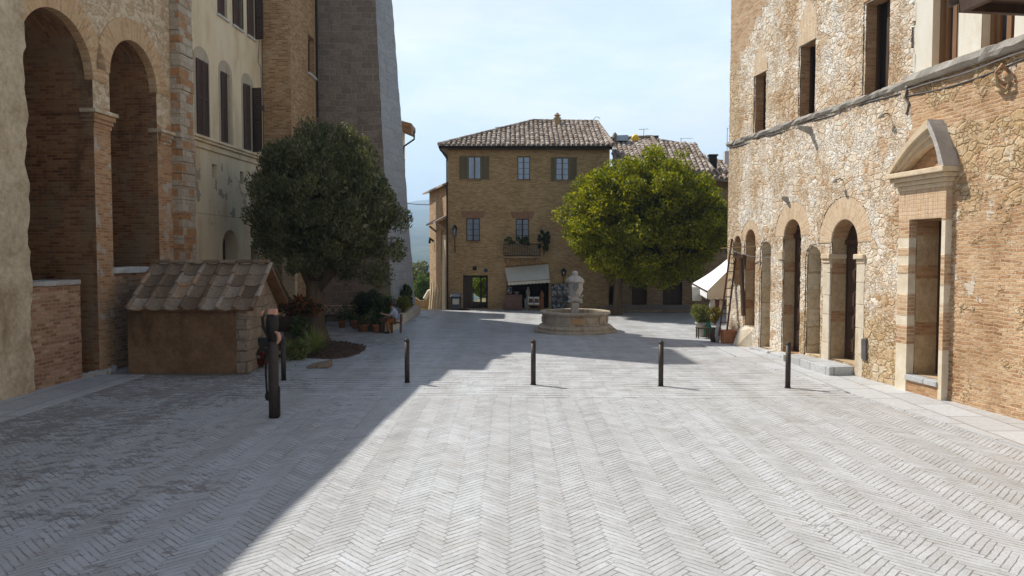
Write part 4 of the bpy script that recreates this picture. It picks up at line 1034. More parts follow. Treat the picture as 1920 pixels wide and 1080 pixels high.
for w, mt in ((nA, 'lining_brick'), (nB, 'lining_brick')):
    MB().box(w[0], w[1], .28, .34, w[2], w[3]).build('niche_back', M[mt], pa)
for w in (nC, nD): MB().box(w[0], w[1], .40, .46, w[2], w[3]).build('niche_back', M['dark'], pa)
m = MB(); m.box(nB[0], nB[1], -.02, .3, .75, 3.2)
# brick bands round the arches
for w, t, h in ((d1, .55, None), (d2, .62, None), (nB, .32, None), (nA, .2, None)):
    r = (w[1]-w[0])/2
    arch_ring((w[0]+w[1])/2, w[3]-r, r, t, -.045, .3).build('brick_arch', M['vouss_right'], pa)
for w, t in ((w1_, 1.0), (w2_, 1.35)):
    c = (w[0]+w[1])/2; h = (w[1]-w[0])/2
    m = MB(); pts = [(c-h-.12, w[3]+.01), (c+h+.12, w[3]+.01), (c+h+.05, w[3]+t*.55), (c, w[3]+t), (c-h-.05, w[3]+t*.55)]
    m.v = [(a, -.06, b) for a, b in pts]+[(a, .05, b) for a, b in pts]
    m.uv = {i: (pts[i % 5][0], pts[i % 5][1]) for i in range(10)}
    m.f = [(0, 1, 2, 3, 4)]+[(i, 5+i, 5+(i+1) % 5, (i+1) % 5) for i in range(5)]
    m.build('brick_relieving_arch', M['vouss_right'], pa)
# doors: panelled leaves
def panel_door(w, d, glazed=False, name='door'):
    s0, s1, z0, z1 = w; r = (s1-s0)/2; zs = z1-r; c = (s0+s1)/2
    m = MB(); m.box(s0, s1, d, d+.05, z0, z1)
    for a, b in ((s0+.06, c-.03), (c+.03, s1-.06)):
        k = 5; H = (zs-z0-.1)/k
        for q in range(k):
            m.box(a+.07, b-.07, d-.02, d-.001, z0+.1+q*H+.08, z0+.1+(q+1)*H-.08)
            m.box(a+.12, b-.12, d-.045, d-.021, z0+.1+q*H+.14, z0+.1+(q+1)*H-.14)
        m.box(a-.03, a+.02, d-.025, d-.001, z0, zs); m.box(b-.02, b+.03, d-.025, d-.001, z0, zs)
    m.box(s0, s1, d-.07, d-.001, zs-.06, zs+.08)
    o = m.build(name, M['wood'], pa, bevel=.008)
    h = MB(); h.lathe([(.02, -.05), (.045, -.03), (.05, 0), (.03, .03), (0, .04)], 10); h.v = [(c+.1+x, d-.06+y, z0+1.15+z) for x, y, z in h.v]; h.build('handle', M['iron'], o)
    if glazed:
        g = MB()
        for k in range(1, 6):
            a = math.pi*k/6; g.tube([(c+.12*math.cos(a), d-.03, zs+.12+.12*math.sin(a)), (c+(r-.04)*.6*math.cos(a+.1), d-.03, zs+.1+(r-.04)*.6*math.sin(a+.1)), (c+(r-.05)*math.cos(a), d-.03, zs+.08+(r-.05)*math.sin(a))], .018, 5)
        g.tube([(c+.14*math.cos(a), d-.03, zs+.1+.14*math.sin(a)) for a in [math.pi*i/8 for i in range(9)]], .018, 5)
        g.build('fanlight_grille', M['wood_mid'], o)
    return o
panel_door(d1, .36, True); panel_door(d2, .44)
m = MB(); m.box(po[0], po[1], .56, .62, po[2], po[3])
for k in range(4): m.box(po[0]+.12, po[1]-.12, .53, .558, po[2]+.2+k*.95, po[2]+1.0+k*.95)
m.build('door', M['wood'], pa, bevel=.01)
for w in (w1_, w2_, w3_):
    f = MB(); f.box(w[0], w[1], .34, .38, w[2], w[3]); o = f.build('window', M['dark'], pa)
    g = MB(); g.box(w[0]+.02, w[0]+.1, .27, .338, w[2]+.02, w[3]-.02); g.box(w[1]-.1, w[1]-.02, .27, .338, w[2]+.02, w[3]-.02); g.box((w[0]+w[1])/2-.05, (w[0]+w[1])/2+.05, .27, .338, w[2]+.02, w[3]-.02)
    g.build('frame', M['wood'], o)
for w in (p1_, p2_):
    o = MB().box(w[0], w[1], .32, .36, w[2], w[3]).build('window', M['glass'], pa)
    g = MB()
    for a, b, y in ((w[0]+.013, w[0]+.11, .18), (w[0]+.12, w[0]+.2, .24), ((w[0]+w[1])/2-.06, (w[0]+w[1])/2+.06, .24), (w[1]-.12, w[1]-.013, .2)): g.box(a, b, y, .318, w[2]+.013, w[3]-.013)
    g.build('frame', M['wood_mid'], o)
# imposts
def imposts(w, z, s_h=.24):
    for s, sg in ((w[0], -1), (w[1], 1)):
        m = MB(); a, b = (s-.38, s+.05) if sg < 0 else (s-.05, s+.38)
        m.box(a, b, -.14, .0 if sg > 0 else .46, z+.12, z+.26, .01); m.box(a+.05*(sg > 0), b-.05*(sg < 0), -.09, .0 if sg > 0 else .45, z, z+.119, .01); m.box(a+.07, b-.02, -.05, -.002, z-.14, z-.001, .01)
        m.build('impost', M['moulding'], pa, bevel=.02)
imposts(d2, RW.at(1560, 493)[1]); 
s = d1[0]; z = RW.at(1471, 478)[1]
MB().box(s-.3, s+.03, -.1, -.003, z-.15, z+.12, .012).build('impost', M['moulding'], pa, bevel=.02)
# jamb stones of the second door, standing a little proud
m = MB(); z = .02
while z < 3.1: h = random.uniform(.5, .9); m.box(d2[1]+.0, d2[1]+random.uniform(.3, .42), -.065, -.002, z, min(z+h-.012, 3.3), .006); z += h
m.build('jamb_stones', M['lime'], pa, bevel=.01)
m = MB(); z = .02
while z < 3.1: h = random.uniform(.5, .9); m.box(d2[0]-random.uniform(.3, .4), d2[0], -.065, -.002, z, min(z+h-.012, 3.3), .006); z += h
m.build('jamb_stones', M['lime'], pa, bevel=.01)
# steps
MB().box(d2[0]-.35, d2[1]-.05, -.75, -.003, 0, .26, .012).build('door_step', M['slab'], pa, bevel=.02)
MB().box(nD[0]-.25, d2[0]-.45, -.62, -.003, 0, .24, .012).build('door_step', M['slab'], pa, bevel=.02)
MB().box(d1[0]-.15, nD[0]-.35, -.38, -.003, 0, .13, .012).build('door_step', M['slab'], pa, bevel=.02)
MB().box(nC[0]-.3, nC[1]+.3, -.28, -.003, 0, .1, .012).build('door_step', M['slab'], pa, bevel=.02)
# small raking buttress by the far niche
b0_, b1_ = RW.at(1394, 640)[0], RW.at(1416, 640)[0]
MB().hexa([(b0_, -.42, 0), (b0_+.3, -.42, 0), (b1_, -.002, 0), (b0_, -.002, 0)], [(b0_, -.2, .6), (b0_+.25, -.2, .6), (b1_-.1, -.002, .7), (b0_, -.002, .72)]).build('raking_buttress', M['lime'], pa, bevel=.02)
# portal surround: brick and stone jambs, cornice, pointed pediment
s0 = RW.at(1697, 500)[0]; s1 = RW.at(1786, 500)[0]; zt = RW.at(1752, 345)[1]-.1
def mat_portal():
    n = NB('portal_stone'); P = n.P(); x, y, z = n.sep(P)
    bc, bh = brickcol(n, n.uv(), .28, .088, BRK, (.60, .48, .33), .16, .05, 2.0)
    f = n.noise(P, 3, 5, .65); sc = n.ramp(f, [(.3, (.60, .50, .35)), (.7, (.76, .68, .54))])
    k = n.step(n.noise(n.com(0, n.gt(x, (s0+s1)/2), n.mul(z, 1.0)), 1.35, 1), .50, .53); k = n.mx(k, n.lt(z, 1.15)); k = n.mul(k, n.lt(z, 4.3))
    top = n.gt(z, po[3]+.02)
    u = n.com(z, x, 0); vr, vf = n.brick(n.warp(u, .05, 3), .34, .08, .15, .3)
    vc = n.mix(n.mul(vf, .8), n.ramp(vr, [(0, (.52, .34, .20)), (1, (.64, .46, .30))]), (.62, .49, .34))
    c = n.mix(k, bc, sc); c = n.mix(top, c, vc)
    return n.out(c, .9, n.fmix(k, bh, n.mul(f, .5)), .7, .04, .2)
M['portal'] = mat_portal()
MB().plate([(s0, 0), (po[0]-.012, 0), (po[0]-.012, po[3]+.012)]+[(po[1]+.012, po[3]+.012), (po[1]+.012, 0), (s1, 0), (s1, zt), (s0, zt)], y0=-.2, depth=.2).build('portal_frame', M['portal'], pa)
MB().box(po[0]-.01, po[1]+.01, -.24, .63, .3, po[2]+.004, .004).build('door_step', M['slab'], pa, bevel=.012)
MB().box(po[0]-.011, po[1]+.011, -.19, -.002, 0, .298).build('step_riser', M['lining_brick'], pa)
zc0 = zt; zc1 = zt+.42
m = MB()
for (e, y, a, b) in ((.02, -.24, 0, .1), (.07, -.30, .102, .2), (.13, -.38, .202, .3), (.2, -.46, .302, .42)): m.box(s0-e, s1+e, y, -.002, zt+a, zt+b, .006)
m.build('cornice', M['moulding'], pa, bevel=.018)
ap = RW.at(1757, 224, -.2)[1]; cs = RW.at(1757, 224, -.2)[0]
def ogee(sA, zA, sB, zB, n=8): # slightly bowed outward
    return [(sA+(sB-sA)*i/n, zA+(zB-zA)*i/n+.11*math.sin(math.pi*i/n)) for i in range(n+1)]
L_ = ogee(s0-.2, zc1, cs, ap); R_ = ogee(s1+.2, zc1, cs, ap)
li = ogee(s0+.16, zc1, cs, ap-.52); ri = ogee(s1-.16, zc1, cs, ap-.52)
for pts, inn, nm in ((L_, li, 'l'), (R_, ri, 'r')):
    m = MB()
    for q, (f0, f1, y) in enumerate(((0, .38, -.44), (.38, .7, -.36), (.7, 1, -.28))):
        n = len(pts); base = len(m.v)
        for a, b in zip(pts, inn):
            o_ = (a[0]+(b[0]-a[0])*f0, a[1]+(b[1]-a[1])*f0); i_ = (a[0]+(b[0]-a[0])*f1, a[1]+(b[1]-a[1])*f1)
            m.v += [(o_[0], 0, o_[1]), (o_[0], y, o_[1]), (i_[0], y, i_[1]), (i_[0], 0, i_[1])]
        for i in range(n-1):
            for k in range(3): m.f.append((base+i*4+k, base+i*4+k+1, base+i*4+5+k, base+i*4+4+k))
        m.f.append((base, base+1, base+2, base+3)); m.f.append(tuple(base+(n-1)*4+k for k in range(4)))
    m.build('pediment_moulding', M['greytop'] if nm == 'r' else M['moulding'], pa)
MB().plate([(s0+.1, zc1), (s1-.1, zc1), (cs, ap-.4)], y0=-.08, depth=.08).build('tympanum', M['lining_brick'], pa)
# ledge running the whole length, with the cables that follow it
def ledge(sa, sb, dz, dy, name, mat, st=.22):
    m = MB(); n = int((sb-sa)/st); prof = lambda: [(-.0, ZS-.10), (-dy*.7, ZS-.08), (-dy, ZS-.01), (-dy*.95, ZS+dz*.8), (-dy*.5, ZS+dz), (0, ZS+dz*1.1)]
    for i in range(n+1):
        for y, z in prof(): m.v.append((sa+(sb-sa)*i/n, y+random.uniform(-.025, .025)*(y < 0), z+random.uniform(-.018, .018)))
    for i in range(n):
        for k in range(5): m.f.append((i*6+k, i*6+k+1, i*6+7+k, i*6+6+k))
    m.f.append(tuple(range(6))); m.f.append(tuple(n*6+k for k in range(6)))
    return m.build(name, mat, pa)
ledge(-.08, sj, .07, .13, 'string_course', M['ledge']); ledge(sj, PE, .16, .24, 'string_course', M['ledge'])
def wallcable(label, mat, pts, r):
    o = MB().tube(pts, r, 6).build('cable', mat, None); o.location = RW.o; o.rotation_euler = (0, 0, RW.a); return tag(o, label, 'cable')
cp = [(s_, -.05-.02*math.sin(s_*2.2), ZS-.14-.05*abs(math.sin(s_*1.1))) for s_ in np.arange(.1, sj, .35)]
wallcable('dark sagging cable under the far thin part of the palace ledge', M['cable'], cp, .022)
cp = [(s_, -.07-.02*math.sin(s_*3), ZS-.17-.02*math.sin(s_*1.7)) for s_ in np.arange(sj-.1, PE, .3)]
wallcable('white cable under the near thick part of the palace ledge', M['cable_w'], cp, .016)
cp = [(s_, -.05, ZS-.30-.10*abs(math.sin(s_*.9+.3))) for s_ in np.arange(sj-.1, PE-10, .25)]
wallcable('dark looping cable on the brick below the white cable', M['cable'], cp, .02)
cp = [(sj-.05, -.06, ZS-.1), (sj-.1, -.08, ZS-.35), (sj+.02, -.06, ZS-.5), (sj-.06, -.06, ZS-.75)]
wallcable('short tangled cable hanging at the joint of rubble and brick', M['cable'], cp, .03)
cp = [(d2[1]+.42, -.03, .05), (d2[1]+.42, -.03, 1.5), (d2[1]+.43, -.03, 3.6)]
wallcable('thin vertical conduit at the near jamb of the near arched door', M['cable'], cp, .014)
# brackets
def bracket(label, px, py, kind=0, L=.42):
    s_, z_ = RW.at(px, py); p = RW.w(s_, 0, z_); o = thing('wall_bracket', label, 'bracket', p, RW.a); m = MB()
    if kind == 0:
        m.hexa([(-.05, -L, .03), (.05, -L, .03), (.06, 0, -.16), (-.06, 0, -.16)], [(-.06, -L, .1), (.06, -L, .1), (.07, 0, .08), (-.07, 0, .08)]); m.build('arm', M['ledge'], o, bevel=.012)
    elif kind == 1:
        m.tube([(0, 0, 0), (0, -.18, .06), (0, -.36, .02)], .022, 6); m.build('arm', M['iron'], o)
        h = MB(); h.lathe([(.02, .06), (.07, .02), (.11, -.08), (.1, -.1), (0, -.1)], 12, (0, -.4)); o.scale = (.7, .7, .7); h.build('lamp_head', M['ledge'], o, smooth=True)
    else:
        m.box(-.12, .12, -.1, 0, -.1, .1); m.tube([(0, -.05, .1), (.05, -.3, .25), (.0, -.42, .05), (-.08, -.3, -.3), (.03, -.12, -.45), (.1, -.06, -.2)], .05, 8)
        m.tube([(-.35, -.05, -.1), (-.2, -.25, .02), (0, -.3, .05)], .045, 8); m.tube([(-.38, -.06, -.28), (-.2, -.2, -.4), (.0, -.14, -.45)], .06, 8); o.scale = (.72, .72, .72); m.build('scroll', M['lining'], o, smooth=True)
    return o
bracket('stone wall bracket just below the ledge between the second and third window', 1523, 243, 0, .5)
bracket('small shaded lamp on the rubble wall above the near arched door', 1583, 338, 1)
bracket('small stub bracket above the far arched door', 1479, 374, 0, .25)
bracket('short stub bracket near the joint of rubble and brick under the ledge', 1672, 216, 1)
bracket('twisted scroll bracket on the brick at the right edge of the picture', 1893, 140, 2)
s_, z_ = RW.at(1626, 655); o = MB().box(-.1, .1, -.12, 0, -.28, .28, .02).build('utility_box', M['cable'], None, bevel=.015); o.location = RW.w(s_, 0, z_); o.rotation_euler = (0, 0, RW.a); tag(o, 'grey meter box low on the wall beside the near arched door', 'box')
s_, z_ = RW.at(1910, 610)
# timber canopy high on the near part of the wall
can = fthing('timber_canopy', 'dark timber canopy jutting from the plaster storey at the top right corner', 'canopy', RW)
p = Y(1797, 24, 14.0); sF = (Vector((p.x, p.y, 0))-RW.o).dot(RW.u); yF = (Vector((p.x, p.y, 0))-RW.o).dot(RW.n)
m = MB(); m.box(sF, sF+3.2, yF, -.002, p.z+.16, p.z+.24); m.build('boards', M['wood'], can)
m = MB(); m.box(sF-.0, sF+.12, yF, -.003, p.z, p.z+.158)
for k in range(1, 5): m.box(sF+.7*k, sF+.7*k+.12, yF, -.003, p.z, p.z+.158)
m.box(sF+.121, sF+3.2, yF, yF+.12, p.z+.0, p.z+.157); m.build('rafters', M['wood'], can)
m = MB(); m.bar((sF-.1, yF-.12, p.z+.18), (sF+.5, -.1, p.z+1.0), .08, .12); m.build('brace', M['wood'], can)

# shop wall beyond the palace, its awning and goods
sw = thing('shop_house', 'brick shop house standing back behind the white awning beyond the palace', 'house')
MB().box(9.65, 17, 28.9, 33.5, 0, 7).build('wall', M['wing'], sw)
aw = thing('white_awning', 'bright white sloping canvas awning with tan side panel at the far palace corner', 'awning')
hi0, hi1 = Vector((9.66, 29.0, 3.9)), Vector((9.66, 33.4, 3.12)); lo0, lo1 = Vector((7.58, 29.0, 1.86)), Vector((8.06, 33.4, 2.0))
m = MB(); nn = 12
for i in range(nn+1):
    for k in range(5):
        a = lo0.lerp(lo1, k/4); b = hi0.lerp(hi1, k/4); q = a.lerp(b, i/nn); q.z -= .06*math.sin(math.pi*i/nn)*(1+.3*math.sin(k*2.1)); m.v.append(q)
for i in range(nn):
    for k in range(4): m.f.append((i*5+k, i*5+k+1, i*5+6+k, i*5+5+k))
m.build('canvas', M['awning_w'], aw, smooth=True)
def valance(a, b, h, n=14, sc=.05):
    m = MB(); a = Vector(a); b = Vector(b)
    for i in range(n*4+1):
        t = i/(n*4); p = a.lerp(b, t); m.v.append(p); m.v.append(p-Vector((0, 0, h+sc*abs(math.sin(math.pi*t*n)))))
    for i in range(n*4): m.f.append((2*i, 2*i+1, 2*i+3, 2*i+2))
    return m
valance(lo0, lo1, .25, 12).build('valance', M['awning_w'], aw)
m = MB(); m.v = [lo0, hi0, Vector((9.66, 29, 1.65)), Vector((7.6, 29, 1.65))]; m.f = [(0, 1, 2, 3)]; m.build('side_panel', M['awning_t'], aw)
valance((7.6, 29, 1.66), (9.66, 29, 1.66), .06, 8, .06).build('valance', M['awning_t'], aw)
m = MB(); m.bar(lo0+Vector((.02, .03, -.02)), hi0+Vector((0, .03, -.02)), .04, .05); m.bar(lo0, lo1, .04, .05); m.bar((7.62, 29.05, 1.85), (8.0, 29.3, 1.2), .05, .06); m.build('frame', M['wood'], aw)
p = Y(1307, 552, 31); tag(MB().box(p.x-.2, p.x+.18, p.y, p.y+.02, p.z-.25, p.z+.3, .02).build('paper_sign', M['paper'], None), 'blank pale card hanging below the white awning', 'sign')

# ladder, beam, poles and terracotta pot by the palace corner
ld = thing('ladder', 'narrow dark wooden ladder leaning on the far corner of the palace', 'ladder')
f0 = G(1360, 642); f0 = Vector((7.62, 27.4, .3)); t0 = RW.w(.45, -.08, RW.at(1377, 448)[1]); sd = Vector((.27, -.02, 0))
for k in (0, 1):
    MB().bar(f0+sd*k, t0+sd*k*.8, .05, .07).build('rail', M['wood'], ld)
for k in range(11):
    a = f0.lerp(t0, (k+.6)/11.5); MB().bar(a, a+sd*(1-.2*k/11), .028, .028).build('rung', M['wood'], ld)
q = fthing('sign_gallows', 'dark wooden T shaped post and thin poles fixed across the far niches', 'frame', RW)
z_ = RW.at(1395, 465)[1]; sa = RW.at(1376, 465)[0]; sb = RW.at(1417, 465)[0]
MB().bar((sa, -.5, z_), (sb+.1, -.05, z_+.05), .035, .035).build('pole', M['wood_mid'], q)
MB().tube([(sa+.1, -.45, z_), (sb, -.2, z_-.3), (sb+1.0, -.04, z_-.35)], .014, 5).build('stay_wire', M['cable'], q)
sc_ = RW.at(1399, 500)[0]; zz0 = RW.at(1399, 545)[1]; zz1 = RW.at(1399, 481)[1]
MB().bar((sc_+.1, -.12, zz0-.9), (sc_-.0, -.2, zz1), .15, .1).build('post', M['wood'], q)
MB().bar((sc_-.35, -.2, zz1), (sc_+.3, -.2, zz1), .14, .13).build('crosspiece', M['wood'], q)
def pot(name, label, loc, r, h, mat='terra', parent=None, square=False):
    m = MB()
    if square: m.hexa([(-r*.86, -r*.86, 0), (r*.86, -r*.86, 0), (r*.86, r*.86, 0), (-r*.86, r*.86, 0)], [(-r, -r, h*.82), (r, -r, h*.82), (r, r, h*.82), (-r, r, h*.82)]); m.box(-r*1.06, r*1.06, -r*1.06, r*1.06, h*.822, h)
    else: m.lathe([(r*.72, 0), (r*.93, h*.82), (r*1.05, h*.83), (r*1.07, h), (r*.92, h), (r*.85, h*.85), (0, h*.84)], 20)
    o = m.build(name, M[mat], parent, bevel=.012 if square else 0, smooth=not square); o.location = loc
    if parent is None: tag(o, label, 'pot')
    return o
pp = G(1361, 644)
pot('terracotta_pot', 'large square terracotta pot at the foot of the ladder', (pp.x+.08, pp.y, 0), .24, .5, square=True)

# ------------------------------------------------------------------ foliage builders
def leafcloud(name, centers, radii, n, L, Wd, mat, parent=None, up=.3, out_c=None, shell=.55, orient=.6):
    centers = np.asarray(centers, float); radii = np.asarray(radii, float)
    if radii.ndim == 1: radii = np.repeat(radii[:, None], 3, 1)
    w = (radii.prod(1))**(2/3); idx = rng.choice(len(centers), n, p=w/w.sum())
    d = rng.normal(size=(n, 3)); d /= np.linalg.norm(d, axis=1)[:, None]
    rad = shell+(1-shell)*rng.random(n)**.7; rad = np.where(rng.random(n) < .22, rng.random(n), rad)
    p = centers[idx]+d*radii[idx]*rad[:, None]
    oc = centers.mean(0) if out_c is None else np.asarray(out_c, float)
    o = p-oc; o /= np.linalg.norm(o, axis=1)[:, None]+1e-6
    ax = o*orient+rng.normal(size=(n, 3))*.55+np.array([0, 0, up]); ax /= np.linalg.norm(ax, axis=1)[:, None]     # leaf length direction
    sd = np.cross(ax, rng.normal(size=(n, 3))); sd /= np.linalg.norm(sd, axis=1)[:, None]+1e-6
    nr = np.cross(ax, sd)
    l = L*rng.uniform(.65, 1.35, n)[:, None]; wv = Wd*rng.uniform(.7, 1.3, n)[:, None]
    v = np.empty((n, 4, 3)); v[:, 0] = p-ax*l*.5; v[:, 1] = p+sd*wv*.5+nr*wv*.12; v[:, 2] = p+ax*l*.5; v[:, 3] = p-sd*wv*.5+nr*wv*.12
    me = bpy.data.meshes.new(name); me.vertices.add(n*4); me.vertices.foreach_set('co', v.reshape(-1))
    me.loops.add(n*4); me.loops.foreach_set('vertex_index', np.arange(n*4, dtype=np.int32))
    me.polygons.add(n); me.polygons.foreach_set('loop_start', np.arange(0, n*4, 4, dtype=np.int32)); me.polygons.foreach_set('loop_total', np.full(n, 4, np.int32))
    me.materials.append(M[mat]); me.update(calc_edges=True); me.validate()
    ob = bpy.data.objects.new(name, me); COL.objects.link(ob)
    if parent is not None: ob.parent = parent
    return ob
def trunk(par, base, top, r, limbs, mat='bark', name='trunk', seed=1):
    rd = random.Random(seed); m = MB(); base = Vector(base); top = Vector(top)
    pts = [base+Vector((0, 0, -.1)), base+Vector((0, 0, .12))]+[base.lerp(top, t)+Vector((rd.uniform(-.05, .05), rd.uniform(-.05, .05), 0)) for t in (.3, .6, .85)]+[top]
    m.tube(pts, [r*1.7, r*1.25, r, r*.92, r*.9, r*.8], 12)
    for e in limbs:
        e = Vector(e); st = base.lerp(top, rd.uniform(.7, .98)); md = st.lerp(e, .5)+Vector((0, 0, .25))
        m.tube([st, md, e], [r*.55, r*.32, r*.08], 7)
        for k in range(3):
            q = st.lerp(e, rd.uniform(.45, .85)); m.tube([q, q+(e-st)*.3+Vector((rd.uniform(-.6, .6), rd.uniform(-.6, .6), rd.uniform(-.2, .6)))], [r*.16, r*.03], 5)
    return m.build(name, M[mat], par, smooth=True)

# left tree: dense dark grey-green ball
T1 = G(597, 640); TC = Vector((T1.x-.0, T1.y, 0)); c1 = Y(616, 388, TC.y)
t1_ = thing('olive_tree', 'dense round dark grey green tree standing before the grey tower', 'tree')
cent = []; rad = []
for k in range(210):
    d = rng.normal(size=3); d /= np.linalg.norm(d); q = d*np.array([2.72, 2.6, 2.75])*rng.uniform(.72, 1.05)
    if q[2] < 0: q[:2] /= max(.45, math.sqrt(max(.05, 1-(q[2]/2.9)**2)))**.75; q[2] *= .98
    else: q[2] = q[2]**1.0; q[:2] *= 1-.05*q[2]
    q[0] += .10*max(0, -q[2]); cent.append([c1.x+q[0]-.1, c1.y+q[1], c1.z+q[2]+.05]); rad.append(rng.uniform(.25, .62))
inner = [[c1.x, c1.y, c1.z]]
oc = (c1.x, c1.y, c1.z-1.6)
leafcloud('crown', cent, rad, 85000, .14, .05, 'leaf_olive', t1_, .55, oc, .35, .75)
leafcloud('inner_foliage', inner, [[2.45, 2.35, 2.3]], 24000, .22, .12, 'leaf_olive', t1_, .2, oc, .5)
trunk(t1_, (TC.x, TC.y, 0), (TC.x-.12, TC.y, 2.3), .34, [(c1.x+dx, c1.y+dy, c1.z+dz) for dx, dy, dz in ((-1.6, -.5, 0), (1.6, -.4, .2), (.3, -1.5, .4), (-.6, 1.2, .8), (.9, .9, 1.2), (0, 0, 1.6), (1.9, -.2, -1.0), (-1.9, .2, -1.0))], seed=4)

# right tree: broad yellow-green crown in layered clumps
c2 = Y(1216, 414, 40.6); T2 = Vector((5.75, 40.9, 0))
t2_ = thing('lime_tree', 'broad bright yellow green tree in front of the brick wing', 'tree')
cent = []; rad = []
for k in range(560):
    d = rng.normal(size=3); d /= np.linalg.norm(d); rr = rng.uniform(.6, .98) if k > 90 else rng.uniform(.9, 1.06)
    q = np.sign(d)*np.abs(d)**.88*np.array([4.25, 3.3, 3.35])*rr
    if q[2] > 0: q[:2] *= 1-.10*(q[2]/3.6)
    if q[2] < -1.5: q[:2] *= 1-.10*(-q[2]-1.5)
    q += rng.normal(size=3)*.15
    q[2] += .35*math.sin(q[0]*1.6+.6)*max(0, q[2])/3.5 - .12*q[0]*(q[2] > 0)*.6
    cent.append([c2.x+q[0], c2.y+q[1], c2.z+q[2]]); s = rng.uniform(.38, .8); rad.append([s, s, s*.75])
leafcloud('crown', cent, rad, 120000, .175, .09, 'leaf_lime', t2_, -.1, (c2.x, c2.y, c2.z-1.5), .45, .6)
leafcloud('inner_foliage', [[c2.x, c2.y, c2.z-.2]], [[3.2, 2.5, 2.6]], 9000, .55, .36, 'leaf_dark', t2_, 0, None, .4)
trunk(t2_, T2, T2+Vector((.15, 0, 2.3)), .24, [(c2.x+dx, c2.y+dy, c2.z+dz) for dx, dy, dz in ((-2.6, -.5, .2), (2.6, -.4, 0), (.3, -2, .9), (-1.6, 1.2, 1.3), (1.4, .9, 1.9), (0, 0, 2.6), (-2.9, .5, -1.4), (3, 0, -1.2))], seed=9)

def bush(name, label, loc, r, n, L, Wd, mats, cat='plant', stem=True, group=None, clumps=14, up=.4):
    o = thing(name, label, cat, loc, 0, group)
    ce = []; ra = []
    for k in range(clumps):
        d = rng.normal(size=3); d /= np.linalg.norm(d); ce.append(d*np.array(r)*rng.uniform(.35, .8)+np.array([0, 0, r[2]*1.05])); ra.append(min(r)*rng.uniform(.35, .6))
    tot = sum(m[1] for m in mats)
    for mt, sh, nm in mats: leafcloud(nm, ce, ra, int(n*sh/tot), L, Wd, mt, o, up, (0, 0, 0), .3)
    if stem:
        m = MB()
        for k in range(5): a = 1.26*k; m.tube([(0, 0, -.02), (.15*r[0]*math.cos(a), .15*r[1]*math.sin(a), r[2]*.5), (.55*r[0]*math.cos(a), .55*r[1]*math.sin(a), r[2]*1.3)], [.02, .015, .006], 5)
        m.build('stems', M['bark'], o)
    return o
def spiky(label, loc, r, h, n, w=.03, mat='blade', droop=.7):
    o = thing('spiky_plant', label, 'plant', loc); m = MB()
    for k in range(n):
        a = rng.uniform(0, 6.283); t = rng.uniform(.15, 1.0)**.8; R_ = r*t; H_ = h*(1.25-.75*t*droop)*rng.uniform(.75, 1.1); pts = []
        for i in range(6):
            q = i/5; pts.append((R_*q*math.cos(a), R_*q*math.sin(a), H_*(q*1.6-.75*droop*q*q*(.5+t))))
        sx, sy = -math.sin(a), math.cos(a); b = len(m.v)
        for i, p in enumerate(pts):
            ww_ = w*(1-i/5.2); m.v += [(p[0]-sx*ww_/2, p[1]-sy*ww_/2, max(p[2], .01)), (p[0]+sx*ww_/2, p[1]+sy*ww_/2, max(p[2], .01))]
        for i in range(5): m.f.append((b+2*i, b+2*i+1, b+2*i+3, b+2*i+2))
    m.build('blades', M[mat], o); return o
# ------------------------------------------------------------------ fountain
fc = Vector((2.72, 32.2, 0)); ft_ = thing('stone_fountain', 'round stone fountain with panelled basin and worn carved figure in the square', 'fountain', fc)
wob = lambda q, z: 1+.006*math.sin(q*7+z*9)
MB().lathe([(1.86, -.02), (1.86, .07), (1.84, .10), (1.0, .10)], 10, a0=.31).build('plinth', M['fount'], ft_)
MB().lathe([(1.62, .10), (1.63, .2), (1.58, .24), (1.5, .3), (1.2, .3)], 48, wob=wob).build('basin_foot', M['fount'], ft_)
MB().lathe([(1.40, .28), (1.43, .32), (1.41, .36), (1.40, .66), (1.43, .70), (1.46, .74), (1.52, .77), (1.52, .84), (1.49, .865), (1.29, .865), (1.27, .84), (1.27, .42), (0, .42)], 64, wob=wob).build('basin', M['fount'], ft_, smooth=False)
for k in range(14):
    a = 2*math.pi*(k+.5)/14; m = MB(); da = .185; rr = 1.447
    vs = []
    for r_ in (rr-.03, rr):
        for (t, z) in ((-da, .40), (da, .40), (da, .63), (-da, .63)): vs.append((r_*math.cos(a+t), r_*math.sin(a+t), z))
    m.hexa(vs[:4], vs[4:]); m.build('panel', M['fount_or'] if abs(a-(math.pi*1.5-.02)) < .23 else M['fount'], ft_, bevel=.012)
m = MB(); m.lathe([(1.26, .56), (0, .56)], 40); m.build('water', mat_glass('still_water', (.05, .045, .03), .05), ft_)
m = MB(); m.box(-.165, .165, -.165, .165, .42, 1.22, .006); m.build('pedestal', M['statue'], ft_, bevel=.02)
def stat(q, z):
    return 1+.10*math.sin(3*q+z*7)+.06*math.sin(7*q-z*11)+.04*math.sin(13*q+z*23)
m = MB()
m.lathe([(.18, 1.22), (.26, 1.27), (.30, 1.33), (.24, 1.4), (.20, 1.46), (.25, 1.55), (.30, 1.66), (.32, 1.8), (.31, 1.95), (.30, 2.05), (.33, 2.1), (.34, 2.14), (.30, 2.22), (.20, 2.32), (.12, 2.38), (.09, 2.42)], 40, wob=stat)
m.lathe([(.09, 2.4), (.12, 2.44), (.13, 2.5), (.11, 2.55), (.06, 2.59), (0, 2.6)], 16)
fig = m.build('carved_figure', M['statue'], ft_, smooth=True); fig.scale = (1.0, .8, 1)
m = MB()
m.lathe([(.40, 2.10), (.41, 2.14), (.36, 2.24), (.24, 2.34), (.12, 2.40), (.0, 2.41)], 20, wob=lambda q, z: 1-.12*abs(math.sin(q)));
m.build('mantle', M['statue'], ft_, smooth=True)
m = MB()
